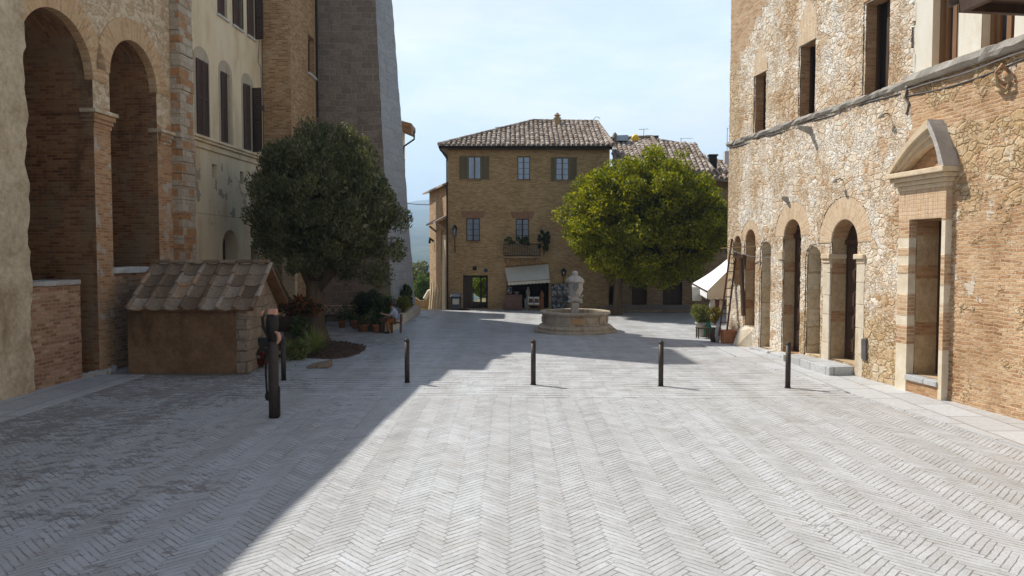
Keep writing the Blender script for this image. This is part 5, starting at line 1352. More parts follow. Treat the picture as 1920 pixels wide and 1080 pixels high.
for sx, z in ((-1, 1.42), (1, 1.45), (-1, 1.24), (1, 1.22)):
    m.tube([(sx*.16, -.1, z), (sx*.27, -.16, z+.03), (sx*.34, -.16, z+(.12 if z > 1.3 else .0))], [.06, .045, .015], 8)
m.build('carved_leaves', M['statue'], ft_, smooth=True)
m = MB()
for k in range(14):
    q = k/13; a = .9*math.sin(q*3.14); 
m = MB(); m.v = []
sh = [(-.12, 2.02), (.12, 2.03), (.13, 1.9), (.06, 1.78), (0, 1.72), (-.07, 1.79), (-.13, 1.9)]
m.plate(sh[::-1], y0=-.335, depth=.12); m.build('shield', mat_stucco('dark_grey_carving', (.16, .14, .14), (.28, .26, .25), (.1, .09, .09), 8), ft_)  # shield in a darker grey than the figure
MB().tube([(.55, .9, .5), (.55, .9, .86)], .035, 8).build('spout_pipe', M['fount'], ft_)

# ------------------------------------------------------------------ bollards
def bollard_at(px, py, label):
    p = G(px, py)
    global BOL
    if BOL is None:
        BOL = thing('bollard', label, 'bollard', p, 0, 'iron bollards in a row across the square')
        r = .063
        MB().lathe([(r, -.05), (r, 1.06)], 20).build('shaft', M['bollard'], BOL, smooth=False)
        MB().lathe([(r*1.0, 1.06), (r*1.04, 1.065), (r*1.04, 1.08), (r*.96, 1.10), (r*.8, 1.125), (r*.5, 1.142), (0, 1.15)], 20).build('cap', M['bollard'], BOL, smooth=True)
        MB().lathe([(r*1.25, -.02), (r*1.25, .012), (r*1.02, .016)], 20).build('base_ring', M['bollard'], BOL)
        for c in BOL.children:
            if c.name.startswith('shaft'): c.data.polygons.foreach_set('use_smooth', [len(p.vertices) == 4 for p in c.data.polygons])
        return
    o = copy_tree(BOL); o.location = p; o['label'] = label
BOL = None
bollard_at(532, 713, 'iron bollard leftmost of the row, in shade beside the thick post')
bollard_at(763.5, 717.5, 'iron bollard standing on the edge of the building shadow')
bollard_at(1000, 721, 'iron bollard in the middle of the row, left of the fountain axis')
bollard_at(1239, 724, 'sunlit iron bollard between the middle one and the palace doors')
bollard_at(1477, 727, 'iron bollard in front of the far arched palace door')

# thick post with its dark lumpy head
pb = G(514, 781); th = thing('thick_post', 'thick dark brown post with lumpy dark head and pale pink block on top', 'post', pb)
MB().lathe([(.105, -.05), (.104, .6), (.1, 1.50), (.085, 1.54), (0, 1.55)], 20).build('shaft', M['bollard'], th, smooth=True)
MB().box(.04, .115, -.04, .06, 0, .62, .004).build('cover_strip', M['iron'], th, bevel=.01)
m = MB(); m.lathe([(.07, 1.5), (.09, 1.6), (.075, 1.68), (.11, 1.76), (.125, 1.88), (.12, 2.0), (.10, 2.08), (.06, 2.1)], 20, (-.01, 0), wob=lambda q, z: 1+.07*math.sin(5*q+z*9)); m.build('head', M['iron'], th, smooth=True)
MB().box(-.075, .085, -.07, .08, 2.07, 2.2, .004).build('block', M['pink'], th, bevel=.015)
m = MB(); m.tube([(.06, -.05, 1.74), (.13, -.06, 1.70), (.15, -.06, 1.60), (.10, -.06, 1.50)], [.025, .04, .04, .025], 10); m.build('side_knob', M['pink'], th, smooth=True)
m = MB(); m.box(-.27, -.08, -.1, .08, 1.44, 1.62, .02); m.box(-.23, -.12, -.13, -.101, 1.34, 1.5, .012); m.build('case', M['iron'], th, bevel=.03)
m = MB(); m.tube([(-.09, 0, 1.6), (-.2, 0, 1.85), (-.21, 0, 2.03), (-.16, 0, 2.08)], [.03, .035, .03, .025], 8); m.tube([(-.13, -.02, 1.4), (-.15, -.02, .9), (-.13, -.02, .4)], .022, 6); m.build('hanging_strap', M['iron'], th)
m = MB(); m.lathe([(.0, -.035), (.09, -.03), (.10, 0), (.09, .03), (0, .035)], 16); m.v = [(-.12+x*.6, z, .42+y) for x, y, z in m.v]; m.build('wheel', M['iron'], th, smooth=True)
m = MB(); m.tube([(-.22, -.02, 2.05), (-.21, -.02, 2.12), (-.17, -.02, 2.16)], [.035, .03, .015], 8); m.build('hook', M['pink'], th, smooth=True)

# ------------------------------------------------------------------ well house with tiled roof
hx0, hx1 = G(238, 702).x, G(462, 702).x; hy0 = G(350, 701).y; hy1 = hy0+2.75
wh = thing('well_house', 'small plastered shed with mossy stone tile roof beside the arcade', 'shed')
ez = Y(350, 582, hy0).z; rz_ = Y(380, 495, (hy0+hy1)/2).z; ym = (hy0+hy1)/2
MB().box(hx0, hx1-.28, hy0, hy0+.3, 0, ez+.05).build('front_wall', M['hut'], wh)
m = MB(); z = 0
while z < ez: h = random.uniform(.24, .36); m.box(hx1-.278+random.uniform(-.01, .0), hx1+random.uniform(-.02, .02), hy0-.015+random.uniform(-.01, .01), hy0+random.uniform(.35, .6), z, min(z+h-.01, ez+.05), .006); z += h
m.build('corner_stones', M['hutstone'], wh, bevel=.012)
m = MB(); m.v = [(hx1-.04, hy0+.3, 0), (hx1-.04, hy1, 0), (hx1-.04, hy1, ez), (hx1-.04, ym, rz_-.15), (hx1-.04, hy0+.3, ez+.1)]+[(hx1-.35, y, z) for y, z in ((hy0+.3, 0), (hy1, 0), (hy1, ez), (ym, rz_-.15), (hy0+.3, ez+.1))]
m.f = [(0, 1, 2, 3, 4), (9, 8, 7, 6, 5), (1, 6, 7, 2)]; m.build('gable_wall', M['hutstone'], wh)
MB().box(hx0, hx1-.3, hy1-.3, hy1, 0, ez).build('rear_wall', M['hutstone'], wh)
for q in range(14):
    y = random.uniform(hy0+.6, hy1-.1); z = .08+q*.11; MB().box(hx1-.05, hx1+random.uniform(.02, .08), y, y+random.uniform(.15, .4), z, z+random.uniform(.08, .1), .02).build('projecting_stone', M['hutstone'], wh, bevel=.02)
rx0 = Y(237, 580, hy0-.25).x; rx1 = Y(466, 580, hy0-.25).x
run = ym-(hy0-.25); zE_ = Y(350, 580, hy0-.25).z; rise = rz_-zE_; S = math.hypot(run, rise)
m = MB()
for sg in (1, -1):
    ye = ym-sg*run
    a, b, c, d = (rx0, ye, zE_), (rx1+.12, ye, zE_), (rx1+.12, ym, rz_), (rx0, ym, rz_)
    n_ = Vector((0, -sg*rise, run)).normalized()*-.07
    m.hexa([Vector(p)+n_ for p in (a, b, c, d)], [Vector(p)+n_*.3 for p in (a, b, c, d)])
rf = m.build('roof', M['wood_mid'], wh)
tiles('tile_covering', M['tile_hut'], (rx0+.05, ym-run, zE_), (1, 0, 0), (0, run, rise), rx1-rx0+.05, lambda s: S, rf, sp=.43, L=S/4.0, r=.072, jit=.02, pc=.062)
tiles('tile_covering', M['tile_hut'], (rx0+.05, ym+run, zE_), (1, 0, 0), (0, -run, rise), rx1-rx0+.05, lambda s: S, rf, sp=.43, L=S/4.0, r=.072, jit=.02, pc=.062)
m = MB()
for k in range(7):
    w = (rx1+.1-rx0)/7; m.box(rx0+k*w, rx0+(k+1)*w-.015, ym-.13, ym+.13, rz_+.03, rz_+.12, .012)
m.build('ridge_stones', M['tile_hut'], rf, bevel=.02)

# ------------------------------------------------------------------ planting on the left
sb_ = [(G(500, 664).x, 24.4), (-6.2, 23.3), (-5.4, 23.7), (-5.1, 25.0), (-5.3, 26.6), (-6.4, 27.8), (-8.3, 29.0), (-9.6, 27.5)]
def smooth_loop(pts, n=10, j=.05):
    o = []; m = len(pts)
    for i in range(m):
        a, b, c, d = (Vector((*pts[(i+k) % m], 0)) for k in (-1, 0, 1, 2))
        for k in range(n):
            t = k/n; q = .5*(2*b+(c-a)*t+(2*a-5*b+4*c-d)*t*t+(3*b-a-3*c+d)*t**3); o.append((q.x+random.uniform(-j, j), q.y+random.uniform(-j, j)))
    return o
sb_ = smooth_loop(sb_); sheet('soil_bed', sb_, M['soil'], .035)
m = MB()
for k in range(700):
    x = rng.uniform(-9, -4.5); y = rng.uniform(23.3, 28.8)
    if not in_poly(np.array([x]), np.array([y]), sb_)[0]: continue
    s = rng.uniform(.02, .07); m.box(x, x+s*1.6, y, y+s, .03, .04+s*.6, .015)
tag(m.build('bark_chips', M['soil'], None), kind='stuff')
sheet('slab_apron', [(-7.4, 22.0), (-5.75, 21.9), (-5.6, 23.0), (-7.2, 23.5)], M['slab'], .05)
a = G(606, 690); tag(MB().hexa([(a.x-.5, a.y-.02, 0), (a.x+.15, a.y-.05, 0), (a.x+.15, a.y+.5, 0), (a.x-.5, a.y+.6, 0)], [(a.x-.5, a.y, .03), (a.x+.15, a.y-.03, .17), (a.x+.15, a.y+.5, .19), (a.x-.5, a.y+.6, .05)]).build('kerb_wedge', M['hutstone'], None, bevel=.01), 'low wedge shaped kerb end of brick on the paving by the bollard', 'kerb')
spiky('large spiky grass plant in front of the olive tree trunk', (-6.45, 24.2, .03), .95, .8, 190, .04)
pl = thing('flower_planter', 'tall stone planter box behind the leftmost bollard', 'planter', (-7.75, 26.8, 0))
MB().box(-.75, .7, -.35, .35, .55, 1.05, .01).build('trough', M['wood'], pl, bevel=.02); MB().box(-.4, .35, -.3, .3, 0, .548, .008).build('foot', M['hutstone'], pl, bevel=.02)
bush('flowering_shrub', 'red and orange flowering shrub in the tall planter', (-7.7, 26.8, .95), (.95, .5, .42), 3200, .10, .06, [('leaf_dark', .62, 'leaves'), ('leaf_red', .38, 'flowers')], clumps=26)
bush('green_shrub', 'dark green shrub between planter and olive tree trunk', (-7.4, 26.0, 0), (.5, .4, .6), 1600, .10, .055, [('leaf_mid', .5, 'leaves'), ('leaf_dark', .5, 'dark_leaves')])
bush('fern_plant', 'yellow green leafy plant behind the leftmost bollard', (-6.7, 22.9, .0), (.48, .35, .36), 1100, .14, .05, [('leaf_pale', .7, 'leaves'), ('leaf_mid', .3, 'dark_leaves')], up=.2)
bush('red_flowers', 'crimson flowering plant at the shed corner behind the thick post', (-7.35, 21.6, 0), (.36, .3, .36), 1300, .10, .06, [('leaf_dark', .6, 'leaves'), ('leaf_crim', .4, 'flowers')])
# before the tower
bn = thing('iron_bench', 'dark bench with crossed iron back standing against the grey tower', 'bench', (-8.1, 34.9, 0))
MB().box(-.75, .75, -.22, .22, .42, .47).build('seat', M['wood'], bn, bevel=.01)
m = MB()
for k in range(4): x = -.7+k*.35; m.bar((x, .2, .5), (x+.35, .2, .88), .03, .02); m.bar((x+.35, .22, .5), (x, .22, .88), .03, .02)
m.bar((-.75, .21, .9), (.75, .21, .9), .04, .04); m.build('backrest', M['moulding'], bn)
for sx in (-.68, .68):
    for sy in (-.18, .18): MB().bar((sx, sy, 0), (sx, sy, .419), .05, .05).build('leg', M['iron'], bn)
bush('laurel_shrub', 'tall nearly black green shrub against the grey tower', (-6.75, 35.0, 0), (.72, .5, .92), 4200, .13, .06, [('leaf_dark', 1, 'leaves')], clumps=30)
bush('silver_plant', 'small pale silvery plant left of the tall dark shrub', (-7.45, 34.4, 0), (.4, .3, .6), 700, .12, .04, [('leaf_pale', .5, 'leaves'), ('leaf_dark', .5, 'dark_leaves')])
spiky('arching spiky grass plant in the middle before the grey tower', (-6.15, 33.6, .15), .95, .85, 130, .04, droop=1.0)
pot('low_pot', 'wide dark terracotta pot under the arching spiky plant', (-6.15, 33.6, 0), .42, .3)
pw = thing('planter_wall', 'low pale stone planter wall running back beside the lane', 'planter')
m = MB(); y = 31.3; 
while y < 41.4:
    l = random.uniform(.5, .9); xo = -5.06-.012*(y-31); m.box(xo-.28, xo+random.uniform(-.012, .012), y, y+l-.015, 0, .46+random.uniform(-.02, .02), .008); y += l
m.build('wall', M['lime'], pw, bevel=.02)
MB().box(-6.6, -5.36, 31.9, 36.2, 0, .36, .02).build('earth', M['soil'], pw)
spiky('fountain shaped pale grass high in the planter by the tower corner', (-5.75, 34.6, .38), .85, 1.15, 160, .03, droop=.75)
bush('leafy_shrub', 'leafy green shrub in the planter behind the seated person', (-5.7, 33.0, .38), (.55, .6, .55), 2400, .11, .055, [('leaf_dark', .6, 'dark_leaves'), ('leaf_mid', .4, 'leaves')], clumps=20)
bush('yellow_flowers', 'yellow flowering bush at the far end of the stone planter', (-5.35, 36.6, .38), (.36, .9, .42), 1800, .11, .06, [('leaf_yel', .45, 'flowers'), ('leaf_mid', .55, 'leaves')], clumps=20)
bush('trailing_plant', 'mixed green plant at the tower corner beyond the yellow flowers', (-5.4, 38.5, .4), (.3, 1.1, .7), 2200, .12, .06, [('leaf_mid', .6, 'leaves'), ('leaf_dark', .4, 'dark_leaves')], clumps=20)

for k, (x, y, r_, h_, lb) in enumerate(((-5.75, 31.6, .2, .34, 'terracotta pot beside the chair at the near end of the planter'), (-6.35, 32.0, .24, .3, 'low terracotta pot left of the planter end'), (-7.0, 33.3, .22, .36, 'dark terracotta pot in front of the tall dark shrub'), (-7.7, 33.7, .18, .3, 'small terracotta pot in front of the dark bench'))):
    pot('flower_pot', lb, (x, y, 0), r_, h_)
    bush('pot_plant', lb.replace('terracotta pot', 'leafy plant in the pot'), (x, y, h_*.8), (r_*1.6, r_*1.5, .24), 700, .10, .05, [('leaf_dark', .6, 'dark_leaves'), (('leaf_mid', 'leaf_pale')[k % 2], .4, 'leaves')], clumps=10)
# ------------------------------------------------------------------ seated person
pe = G(735, 625); ch = thing('chair', 'small brown wooden chair under the seated person', 'chair', (pe.x+.16, pe.y+.12, 0))
MB().box(-.22, .22, -.2, .2, .42, .46).build('seat', M['wood_red'], ch, bevel=.01); MB().box(-.02+.2, .24, -.2, .2, .5, .8).build('backrest', M['wood_red'], ch, bevel=.01)
for sx in (-.19, .19):
    for sy in (-.17, .17): MB().bar((sx, sy, 0), (sx, sy, .419), .04, .04).build('leg', M['wood_red'], ch)
for sy in (-.17, .17): MB().bar((.21, sy, .461), (.21, sy, .5), .035, .035).build('back_post', M['wood_red'], ch)
def skin(name, verts, edges, radii, mat, parent, sub=2):
    me = bpy.data.meshes.new(name); me.from_pydata([Vector(v) for v in verts], edges, []); me.materials.append(mat)
    o = bpy.data.objects.new(name, me); COL.objects.link(o); o.parent = parent
    s = o.modifiers.new('skin', 'SKIN'); s.use_smooth_shade = True
    sv = me.skin_vertices[0].data if me.skin_vertices else None
    if sv is None:
        bpy.context.view_layer.update(); sv = me.skin_vertices[0].data
    for i, r in enumerate(radii): sv[i].radius = (r, r) if not isinstance(r, tuple) else r; sv[i].use_root = (i == 0)
    m = o.modifiers.new('sub', 'SUBSURF'); m.levels = sub; m.render_levels = sub
    return o
pr = thing('person', 'person in pale blue shirt and rust trousers sitting bent forward before the planter', 'person', (pe.x+.14, pe.y+.10, .0))
# facing -x (towards the tree), bent forward, left arm reaching out
V = [(.06, 0, .53), (.02, 0, .66), (-.03, 0, .82), (-.08, 0, .96), (-.13, 0, 1.05), (-.17, 0, 1.13), (-.2, 0, 1.22),
     (-.05, .09, .52), (-.36, .11, .53), (-.34, .11, .30), (-.32, .11, .07), (-.43, .12, .04),
     (-.05, -.09, .52), (-.34, -.12, .51), (-.30, -.12, .28), (-.28, -.12, .07), (-.40, -.13, .04),
     (-.07, .17, .95), (-.12, .22, .74), (-.3, .17, .66), (-.37, .15, .65),
     (-.07, -.17, .95), (-.2, -.22, .76), (-.42, -.2, .80), (-.5, -.19, .83)]
E = [(0, 1), (1, 2), (2, 3), (3, 4), (4, 5), (5, 6), (0, 7), (7, 8), (8, 9), (9, 10), (10, 11), (0, 12), (12, 13), (13, 14), (14, 15), (15, 16), (3, 17), (17, 18), (18, 19), (19, 20), (3, 21), (21, 22), (22, 23), (23, 24)]
Rr = [.13, .12, .13, .12, .055, .075, .085, .09, .07, .055, .04, .035, .09, .07, .055, .04, .035, .055, .045, .035, .03, .055, .045, .035, .03]
skin('body', V, E, Rr, M['skin'], pr)
skin('shirt', [V[0], V[1], V[2], V[3], V[4], V[17], V[18], V[21], V[22]], [(0, 1), (1, 2), (2, 3), (3, 4), (3, 5), (5, 6), (3, 7), (7, 8)], [.145, .145, .155, .15, .07, .075, .065, .075, .065], M['shirt'], pr)
skin('trousers', [V[0], V[7], V[8], V[9], V[10], V[12], V[13], V[14], V[15]], [(0, 1), (1, 2), (2, 3), (3, 4), (0, 5), (5, 6), (6, 7), (7, 8)], [.15, .115, .09, .08, .07, .115, .09, .08, .07], M['trousers'], pr)
m = MB(); m.lathe([(0, -.13), (.08, -.1), (.1, 0), (.095, .06), (.05, .11), (0, .12)], 14); m.v = [(-.175+x, y, 1.235+z) for x, y, z in m.v]; m.build('hair', M['hair'], pr, smooth=True)
m = MB(); 
for yy in (.035, -.035): m.lathe([(.0, -.01), (.012, 0), (0, .01)], 6, (-.278, yy)); 
m.v = [(x, y, z+1.2) for x, y, z in m.v]; m.build('eyes', M['dark'], pr)
MB().add([(-.28, .012, 1.19), (-.28, -.012, 1.19), (-.31, 0, 1.165), (-.275, 0, 1.16)], [(0, 1, 2), (1, 3, 2), (0, 2, 3)]).build('nose', M['skin'], pr)
def hand(o_, d, palm):
    o_ = Vector(o_); d = Vector(d).normalized(); sd = d.cross(Vector((0, 0, 1))).normalized()
    m = MB(); m.tube([o_, o_+d*.045, o_+d*.085], [.026, .034, .03], 8)
    for k in range(4):
        b = o_+d*.08+sd*(-.027+.018*k); l = (.06, .072, .068, .05)[k]
        m.tube([b, b+d*l*.5+Vector((0, 0, -.006)), b+d*l+Vector((0, 0, -.025))], [.0095, .009, .007], 6)
    m.tube([o_+d*.02+sd*.03, o_+d*.05+sd*.055, o_+d*.08+sd*.055+Vector((0, 0, -.012))], [.012, .011, .008], 6)
    return m.build('hand', M['skin'], pr, smooth=True)
hand(V[20], (-1, -.1, -.1), 1); hand(V[24], (-1, .05, .25), 1)
for k, c in ((11, 'paper'), (16, 'iron')):
    x, y, z = V[k]; m = MB(); m.hexa([(x-.08, y-.045, 0), (x+.17, y-.04, 0), (x+.17, y+.04, 0), (x-.08, y+.045, 0)], [(x-.06, y-.035, .06), (x+.16, y-.035, .1), (x+.16, y+.035, .1), (x-.06, y+.035, .06)]); m.build('shoe', M[c], pr, bevel=.02)
tp = MB().box(-.2, .2, -.18, .18, .46, .62, .01).build('red_box', M['wood_red'], None, bevel=.015); tp.location = (pe.x-.36, pe.y+.35, .0); tag(tp, 'dull red box on a short post beside the seated person', 'box')
o = MB().box(-.15, .15, -.14, .14, 0, .459).build('wooden_stand', M['wood'], None, bevel=.01); o.location = (pe.x-.36, pe.y+.35, 0); tag(o, 'dark wooden stand carrying the dull red box', 'stand')

# ------------------------------------------------------------------ things at the brick house
def aw_house():
    a = thing('shop_awning', 'grey cream canvas awning with scalloped edge over the house shop', 'awning', HW.o)
    t0 = HW.at(946, 501); t1 = HW.at(1028, 494); b0 = Y(952, 529, 43.75); b1 = Y(1031, 524, 43.75)
    A_, B_ = Vector((t0[0], -.02, t0[1])), Vector((t1[0], -.02, t1[1])); C_, D_ = b0-HW.o, b1-HW.o
    m = MB()
    for i in range(9):
        for k in range(7): q = A_.lerp(B_, k/6).lerp(C_.lerp(D_, k/6), i/8); q.z -= .05*math.sin(math.pi*i/8); m.v.append(q)
    for i in range(8):
        for k in range(6): m.f.append((i*7+k, i*7+k+1, i*7+8+k, i*7+7+k))
    m.build('canvas', M['awning_g'], a, smooth=True); valance(C_, D_, .16, 12, .04).build('valance', M['awning_g'], a)
    m = MB(); m.bar(A_, B_, .09, .09); m.bar(C_, D_, .03, .03); m.bar(A_+Vector((.1, 0, -.6)), C_, .03, .03); m.bar(B_+Vector((-.1, 0, -.6)), D_, .03, .03); m.build('frame', M['wood_mid'], a)
aw_house()
def gp(px, py): p = G(px, py); return p
p = Y(962, 582, 44.2); mb_ = thing('menu_cabinet', 'brown counter panel with faded markings under the shop awning', 'counter', (p.x, 44.3, 0))
q0 = Y(946, 553, 44.2); q1 = Y(979, 553, 44.2)
MB().box(q0.x-p.x, q1.x-p.x, -.1, .45, .02, q0.z).build('panel', M['board'], mb_, bevel=.015)
m = MB(); w = q1.x-q0.x; x0_ = q0.x-p.x
for (a, b, c, d) in ((.14, .5, .72, .745), (.55, .86, .72, .745), (.1, .42, .44, .455), (.12, .38, .36, .375), (.1, .4, .28, .295), (.6, .88, .44, .455), (.62, .9, .36, .375), (.6, .86, .28, .295)):
    m.box(x0_+a*w, x0_+b*w, -.106, -.101, c*q0.z, d*q0.z)
m.build('faded_lines', M['boardmark'], mb_)
p = Y(1000, 582, 43.9); es = thing('display_stand', 'low easel stand with two open picture boards under the awning', 'stand', (p.x, 44.0, 0))
q0 = Y(990, 557, 43.9); q1 = Y(1012, 571, 43.9); w = (q1.x-q0.x)/2; cx = (q0.x+q1.x)/2-p.x
for s_ in (-1, 1):
    c_ = cx+s_*w/2
    o = MB().hexa([(c_-w/2+.02, -.1, q1.z), (c_+w/2-.02, -.1, q1.z), (c_+w/2-.02, -.06, q1.z), (c_-w/2+.02, -.06, q1.z)], [(c_-w/2+.02, .08, q0.z), (c_+w/2-.02, .08, q0.z), (c_+w/2-.02, .12, q0.z), (c_-w/2+.02, .12, q0.z)]).build('board', M['paper'], es)
    o2 = MB().hexa([(c_-.14, -.095+.03, q1.z+.1), (c_+.14, -.065, q1.z+.1), (c_+.14, -.06, q1.z+.1), (c_-.14, -.06, q1.z+.1)], [(c_-.12, .035, q0.z-.1), (c_+.12, .035, q0.z-.1), (c_+.12, .06, q0.z-.1), (c_-.12, .06, q0.z-.1)]).build('picture', M['wood_red'], o)
for sx in (-w*.8, w*.8):
    for sy in (-.12, .25): MB().bar((cx+sx, sy, 0), (cx+sx*.9, sy*.4+.02, q1.z-.01), .05, .05).build('leg', M['wood_mid'], es)
MB().box(cx-w, cx+w, -.12, .1, q1.z-.06, q1.z-.012).build('rail', M['wood_mid'], es)
# goods inside the shop
def rack(label, px0, px1, py0, py1, y, mat='poster', cat='display'):
    a = Y(px0, py0, y); b = Y(px1, py1, y); o = thing('display_rack', label, cat, ((a.x+b.x)/2, y, max(0, b.z)))
    w = (b.x-a.x)/2; h = a.z-max(0, b.z); MB().box(-w, w, 0, .05, 0, h).build('backboard', M['wood'], o)
    nx, nz = max(1, int(w*2/.3)), max(1, int(h/.36))
    for i in range(nx):
        for k in range(nz):
            x = -w+(i+.5)*2*w/nx; z = (k+.5)*h/nz; MB().box(x-w/nx*.86, x+w/nx*.86, -.03, -.002, z-h/nz*.43, z+h/nz*.43).build('print', M[mat], o)
    return o
rack('wall of pictures and small prints right of the shop opening', 1034, 1066, 532, 581, 44.9)
rack('small rack of picture cards at left edge of the shop opening', 951, 960, 537, 552, 44.6)
p = Y(988, 545, 45.6)
for k, (px, py, mt, lb) in enumerate(((968, 549, 'paper', 'pale bowl on the counter inside the shop'), (990, 546, 'greytop', 'pale jug standing inside the shop'), (986, 569, 'paper', 'tall white card beside the easel'), (1016, 552, 'terra', 'round reddish vase inside the shop'))):
    q = Y(px, py, 45.2); m = MB()
    if k == 2: m.box(-.07, .07, 0, .02, -.45, .3)
    elif k == 0: m.lathe([(.06, -.08), (.14, .0), (.2, .06), (.17, .06), (.0, -.02)], 14)
    else: m.lathe([(.09, -.25), (.14, -.1), (.12, .05), (.06, .15), (.07, .24), (.0, .24)], 14)
    m.box(-.25, .25, .03, .3, -q.z+.04, -.46) if k == 2 else None
    if k in (1, 3): m.lathe([(.12, -q.z+.02), (.12, -.252)], 10)
    if k == 0: m.lathe([(.05, -q.z+.02), (.05, -.082)], 10)
    o = m.build(('bowl', 'jug', 'card', 'vase')[k], M[mt], None); o.location = q; tag(o, lb, ('bowl', 'jug', 'card', 'vase')[k])
p = G(853, 583); tb_ = thing('litter_bin', 'slate coloured litter bin standing at the left corner of the brick house', 'bin', (p.x, 44.35, 0))
MB().hexa([(-.26, -.22, 0), (.26, -.22, 0), (.26, .25, 0), (-.26, .25, 0)], [(-.3, -.26, .8), (.3, -.26, .8), (.3, .28, .8), (-.3, .28, .8)]).build('body', M['bin'], tb_, bevel=.03)
MB().hexa([(-.32, -.28, .8), (.32, -.28, .8), (.32, .3, .8), (-.32, .3, .8)], [(-.28, -.1, .92), (.28, -.1, .92), (.28, .28, .98), (-.28, .28, .98)]).build('lid', M['bin'], tb_, bevel=.02)
MB().box(-.18, .2, -.272, -.262, .35, .68).build('front_plate', M['greytop'], tb_); MB().box(-.1, .75, -.3, .1, .0, .06, .02).build('foot', M['iron'], tb_, bevel=.02)
def lantern(label, px, py0, py1):
    s_, z1 = HW.at(px, py0); _, z0 = HW.at(px, py1); o = thing('wall_lantern', label, 'lantern', HW.w(s_, 0, z0))
    h = z1-z0; m = MB(); m.tube([(0, -.03, 0), (0, -.05, h*.5), (0, -.3, h*.58), (0, -.34, h*.62)], .022, 6); m.tube([(0, -.04, 0), (0, -.06, h*.2)], .03, 6); m.build('bracket', M['iron'], o)
    m = MB(); zb = h*.62; hh = h*.3
    for k in range(6):
        a = k*math.pi/3; m.tube([(.09*math.cos(a), -.34+.09*math.sin(a), zb), (.15*math.cos(a), -.34+.15*math.sin(a), zb+hh)], .012, 5)
    m.lathe([(.1, zb-.02), (.1, zb), (.0, zb)], 6, (0, -.34)); m.lathe([(.18, zb+hh), (.1, zb+hh+.14), (.04, zb+hh+.2), (.03, h), (0, h)], 6, (0, -.34)); m.build('cage', M['iron'], o)
    MB().lathe([(.08, zb+.01), (.135, zb+hh-.01)], 6, (0, -.34)).build('glazing', M['glass_pale'], o)
lantern('black wall lantern on the left corner of the brick house', 853, 424, 474)
lantern('dark iron lantern bracket right of the shop awning', 1056, 507, 533)
bush('balcony_flowers', 'pale blooming plant at the left of the house balcony', ((b0+.35), 44.45, bz1-.12), (.4, .22, .26), 800, .10, .06, [('leaf_pale', .6, 'flowers'), ('leaf_dark', .4, 'leaves')], clumps=8)
bush('balcony_plant', 'green plants in the middle of the house balcony', ((b0+b1)/2+.15, 44.45, bz1-.15), (.7, .22, .36), 1500, .11, .055, [('leaf_dark', .7, 'dark_leaves'), ('leaf_mid', .3, 'leaves')], clumps=10)
bush('climbing_plant', 'dark climbing plant hanging at the right of the house balcony', (b1+.2, 44.6, bz0+.1), (.55, .25, .8), 2600, .12, .07, [('leaf_dark', .85, 'leaves'), ('leaf_mid', .15, 'young_leaves')], clumps=16)

# ------------------------------------------------------------------ things under the white awning
p = G(1317, 634); st = thing('stool', 'small dark low table left of the awning goods', 'stool', (p.x, p.y, 0))
MB().box(-.24, .24, -.2, .2, .38, .42).build('seat', M['wood'], st, bevel=.01)
for sx in (-.2, .2):
    for sy in (-.16, .16): MB().bar((sx, sy, 0), (sx, sy, .379), .04, .04).build('leg', M['wood'], st)
q = Y(1316, 588, 29.9); tb2 = thing('potted_bush', 'light green rounded bush in a grey pot below the awning', 'plant', (q.x, 29.9, 0))
MB().lathe([(.2, 0), (.24, .5), (.27, .52), (.27, .58), (.2, .58), (0, .55)], 18).build('pot', M['greytop'], tb2, smooth=True)
ce = []; ra = []
for k in range(26):
    d = rng.normal(size=3); d /= np.linalg.norm(d); ce.append([d[0]*.32, d[1]*.3, q.z+d[2]*.34]); ra.append(rng.uniform(.1, .2))
leafcloud('leaves', ce, ra, 3600, .09, .03, 'leaf_pale', tb2, .4, (0, 0, q.z-.2), .3)
MB().tube([(0, 0, .5), (.02, 0, q.z)], .025, 6).build('stem', M['bark'], tb2)
def vase(label, px, py, r, h, mat, y=None, prof=None):
    p = G(px, py); y = p.y if y is None else y
    m = MB(); m.lathe(prof or [(r*.6, 0), (r, h*.35), (r*.95, h*.6), (r*.5, h*.85), (r*.62, h), (0, h*.98)], 16); o = m.build('vase', M[mat], None, smooth=True); o.location = (p.x, p.y, 0); return tag(o, label, 'vase')
vase('green glazed jar beside the low table', 1327, 632, .17, .62, 'green')
vase('tall dark basket standing under the awning edge', 1338, 641, .17, .55, 'wood')
vase('grey tall narrow vase right of the dark basket', 1345, 642, .1, .72, 'greytop')
bush('dried_flowers', 'bunch of yellow and orange flowers among the goods under the awning', (G(1342, 638).x, 28.7, .62), (.3, .2, .36), 1200, .10, .07, [('leaf_yel', .65, 'flowers'), ('leaf_pale', .35, 'leaves')], clumps=12)
for k, (px, py, mt, r_, h_, lb) in enumerate(((1336, 568, 'paper', .12, .5, 'pale cloth bag hanging at the left of the awning row'), (1345, 566, 'wood_red', .1, .5, 'reddish brown bag hanging in the awning row'), (1349, 576, 'awning_t', .17, .75, 'large beige bag hanging in the middle of the awning row'), (1356, 562, 'wood', .1, .45, 'dark brown bag hanging at the right of the awning row'), (1339, 590, 'greytop', .14, .5, 'grey cloth bag hanging below the pale one'))):
    q = Y(px, py, 29.15+.04*k); m = MB(); m.lathe([(.0, -h_*.5), (r_*.8, -h_*.48), (r_, -h_*.2), (r_*.8, h_*.2), (r_*.25, h_*.5), (0, h_*.5)], 14, wob=lambda a, z: 1+.12*math.sin(3*a+z*8)); m.v = [(x, y*.5, z) for x, y, z in m.v]
    m.tube([(0, 0, h_*.5), (.01, 0, h_*.5+.25)], .008, 5)
    o = m.build('hanging_bag', M[mt], None, smooth=True); o.location = q; tag(o, lb, 'bag', 'bags hanging under the white awning')
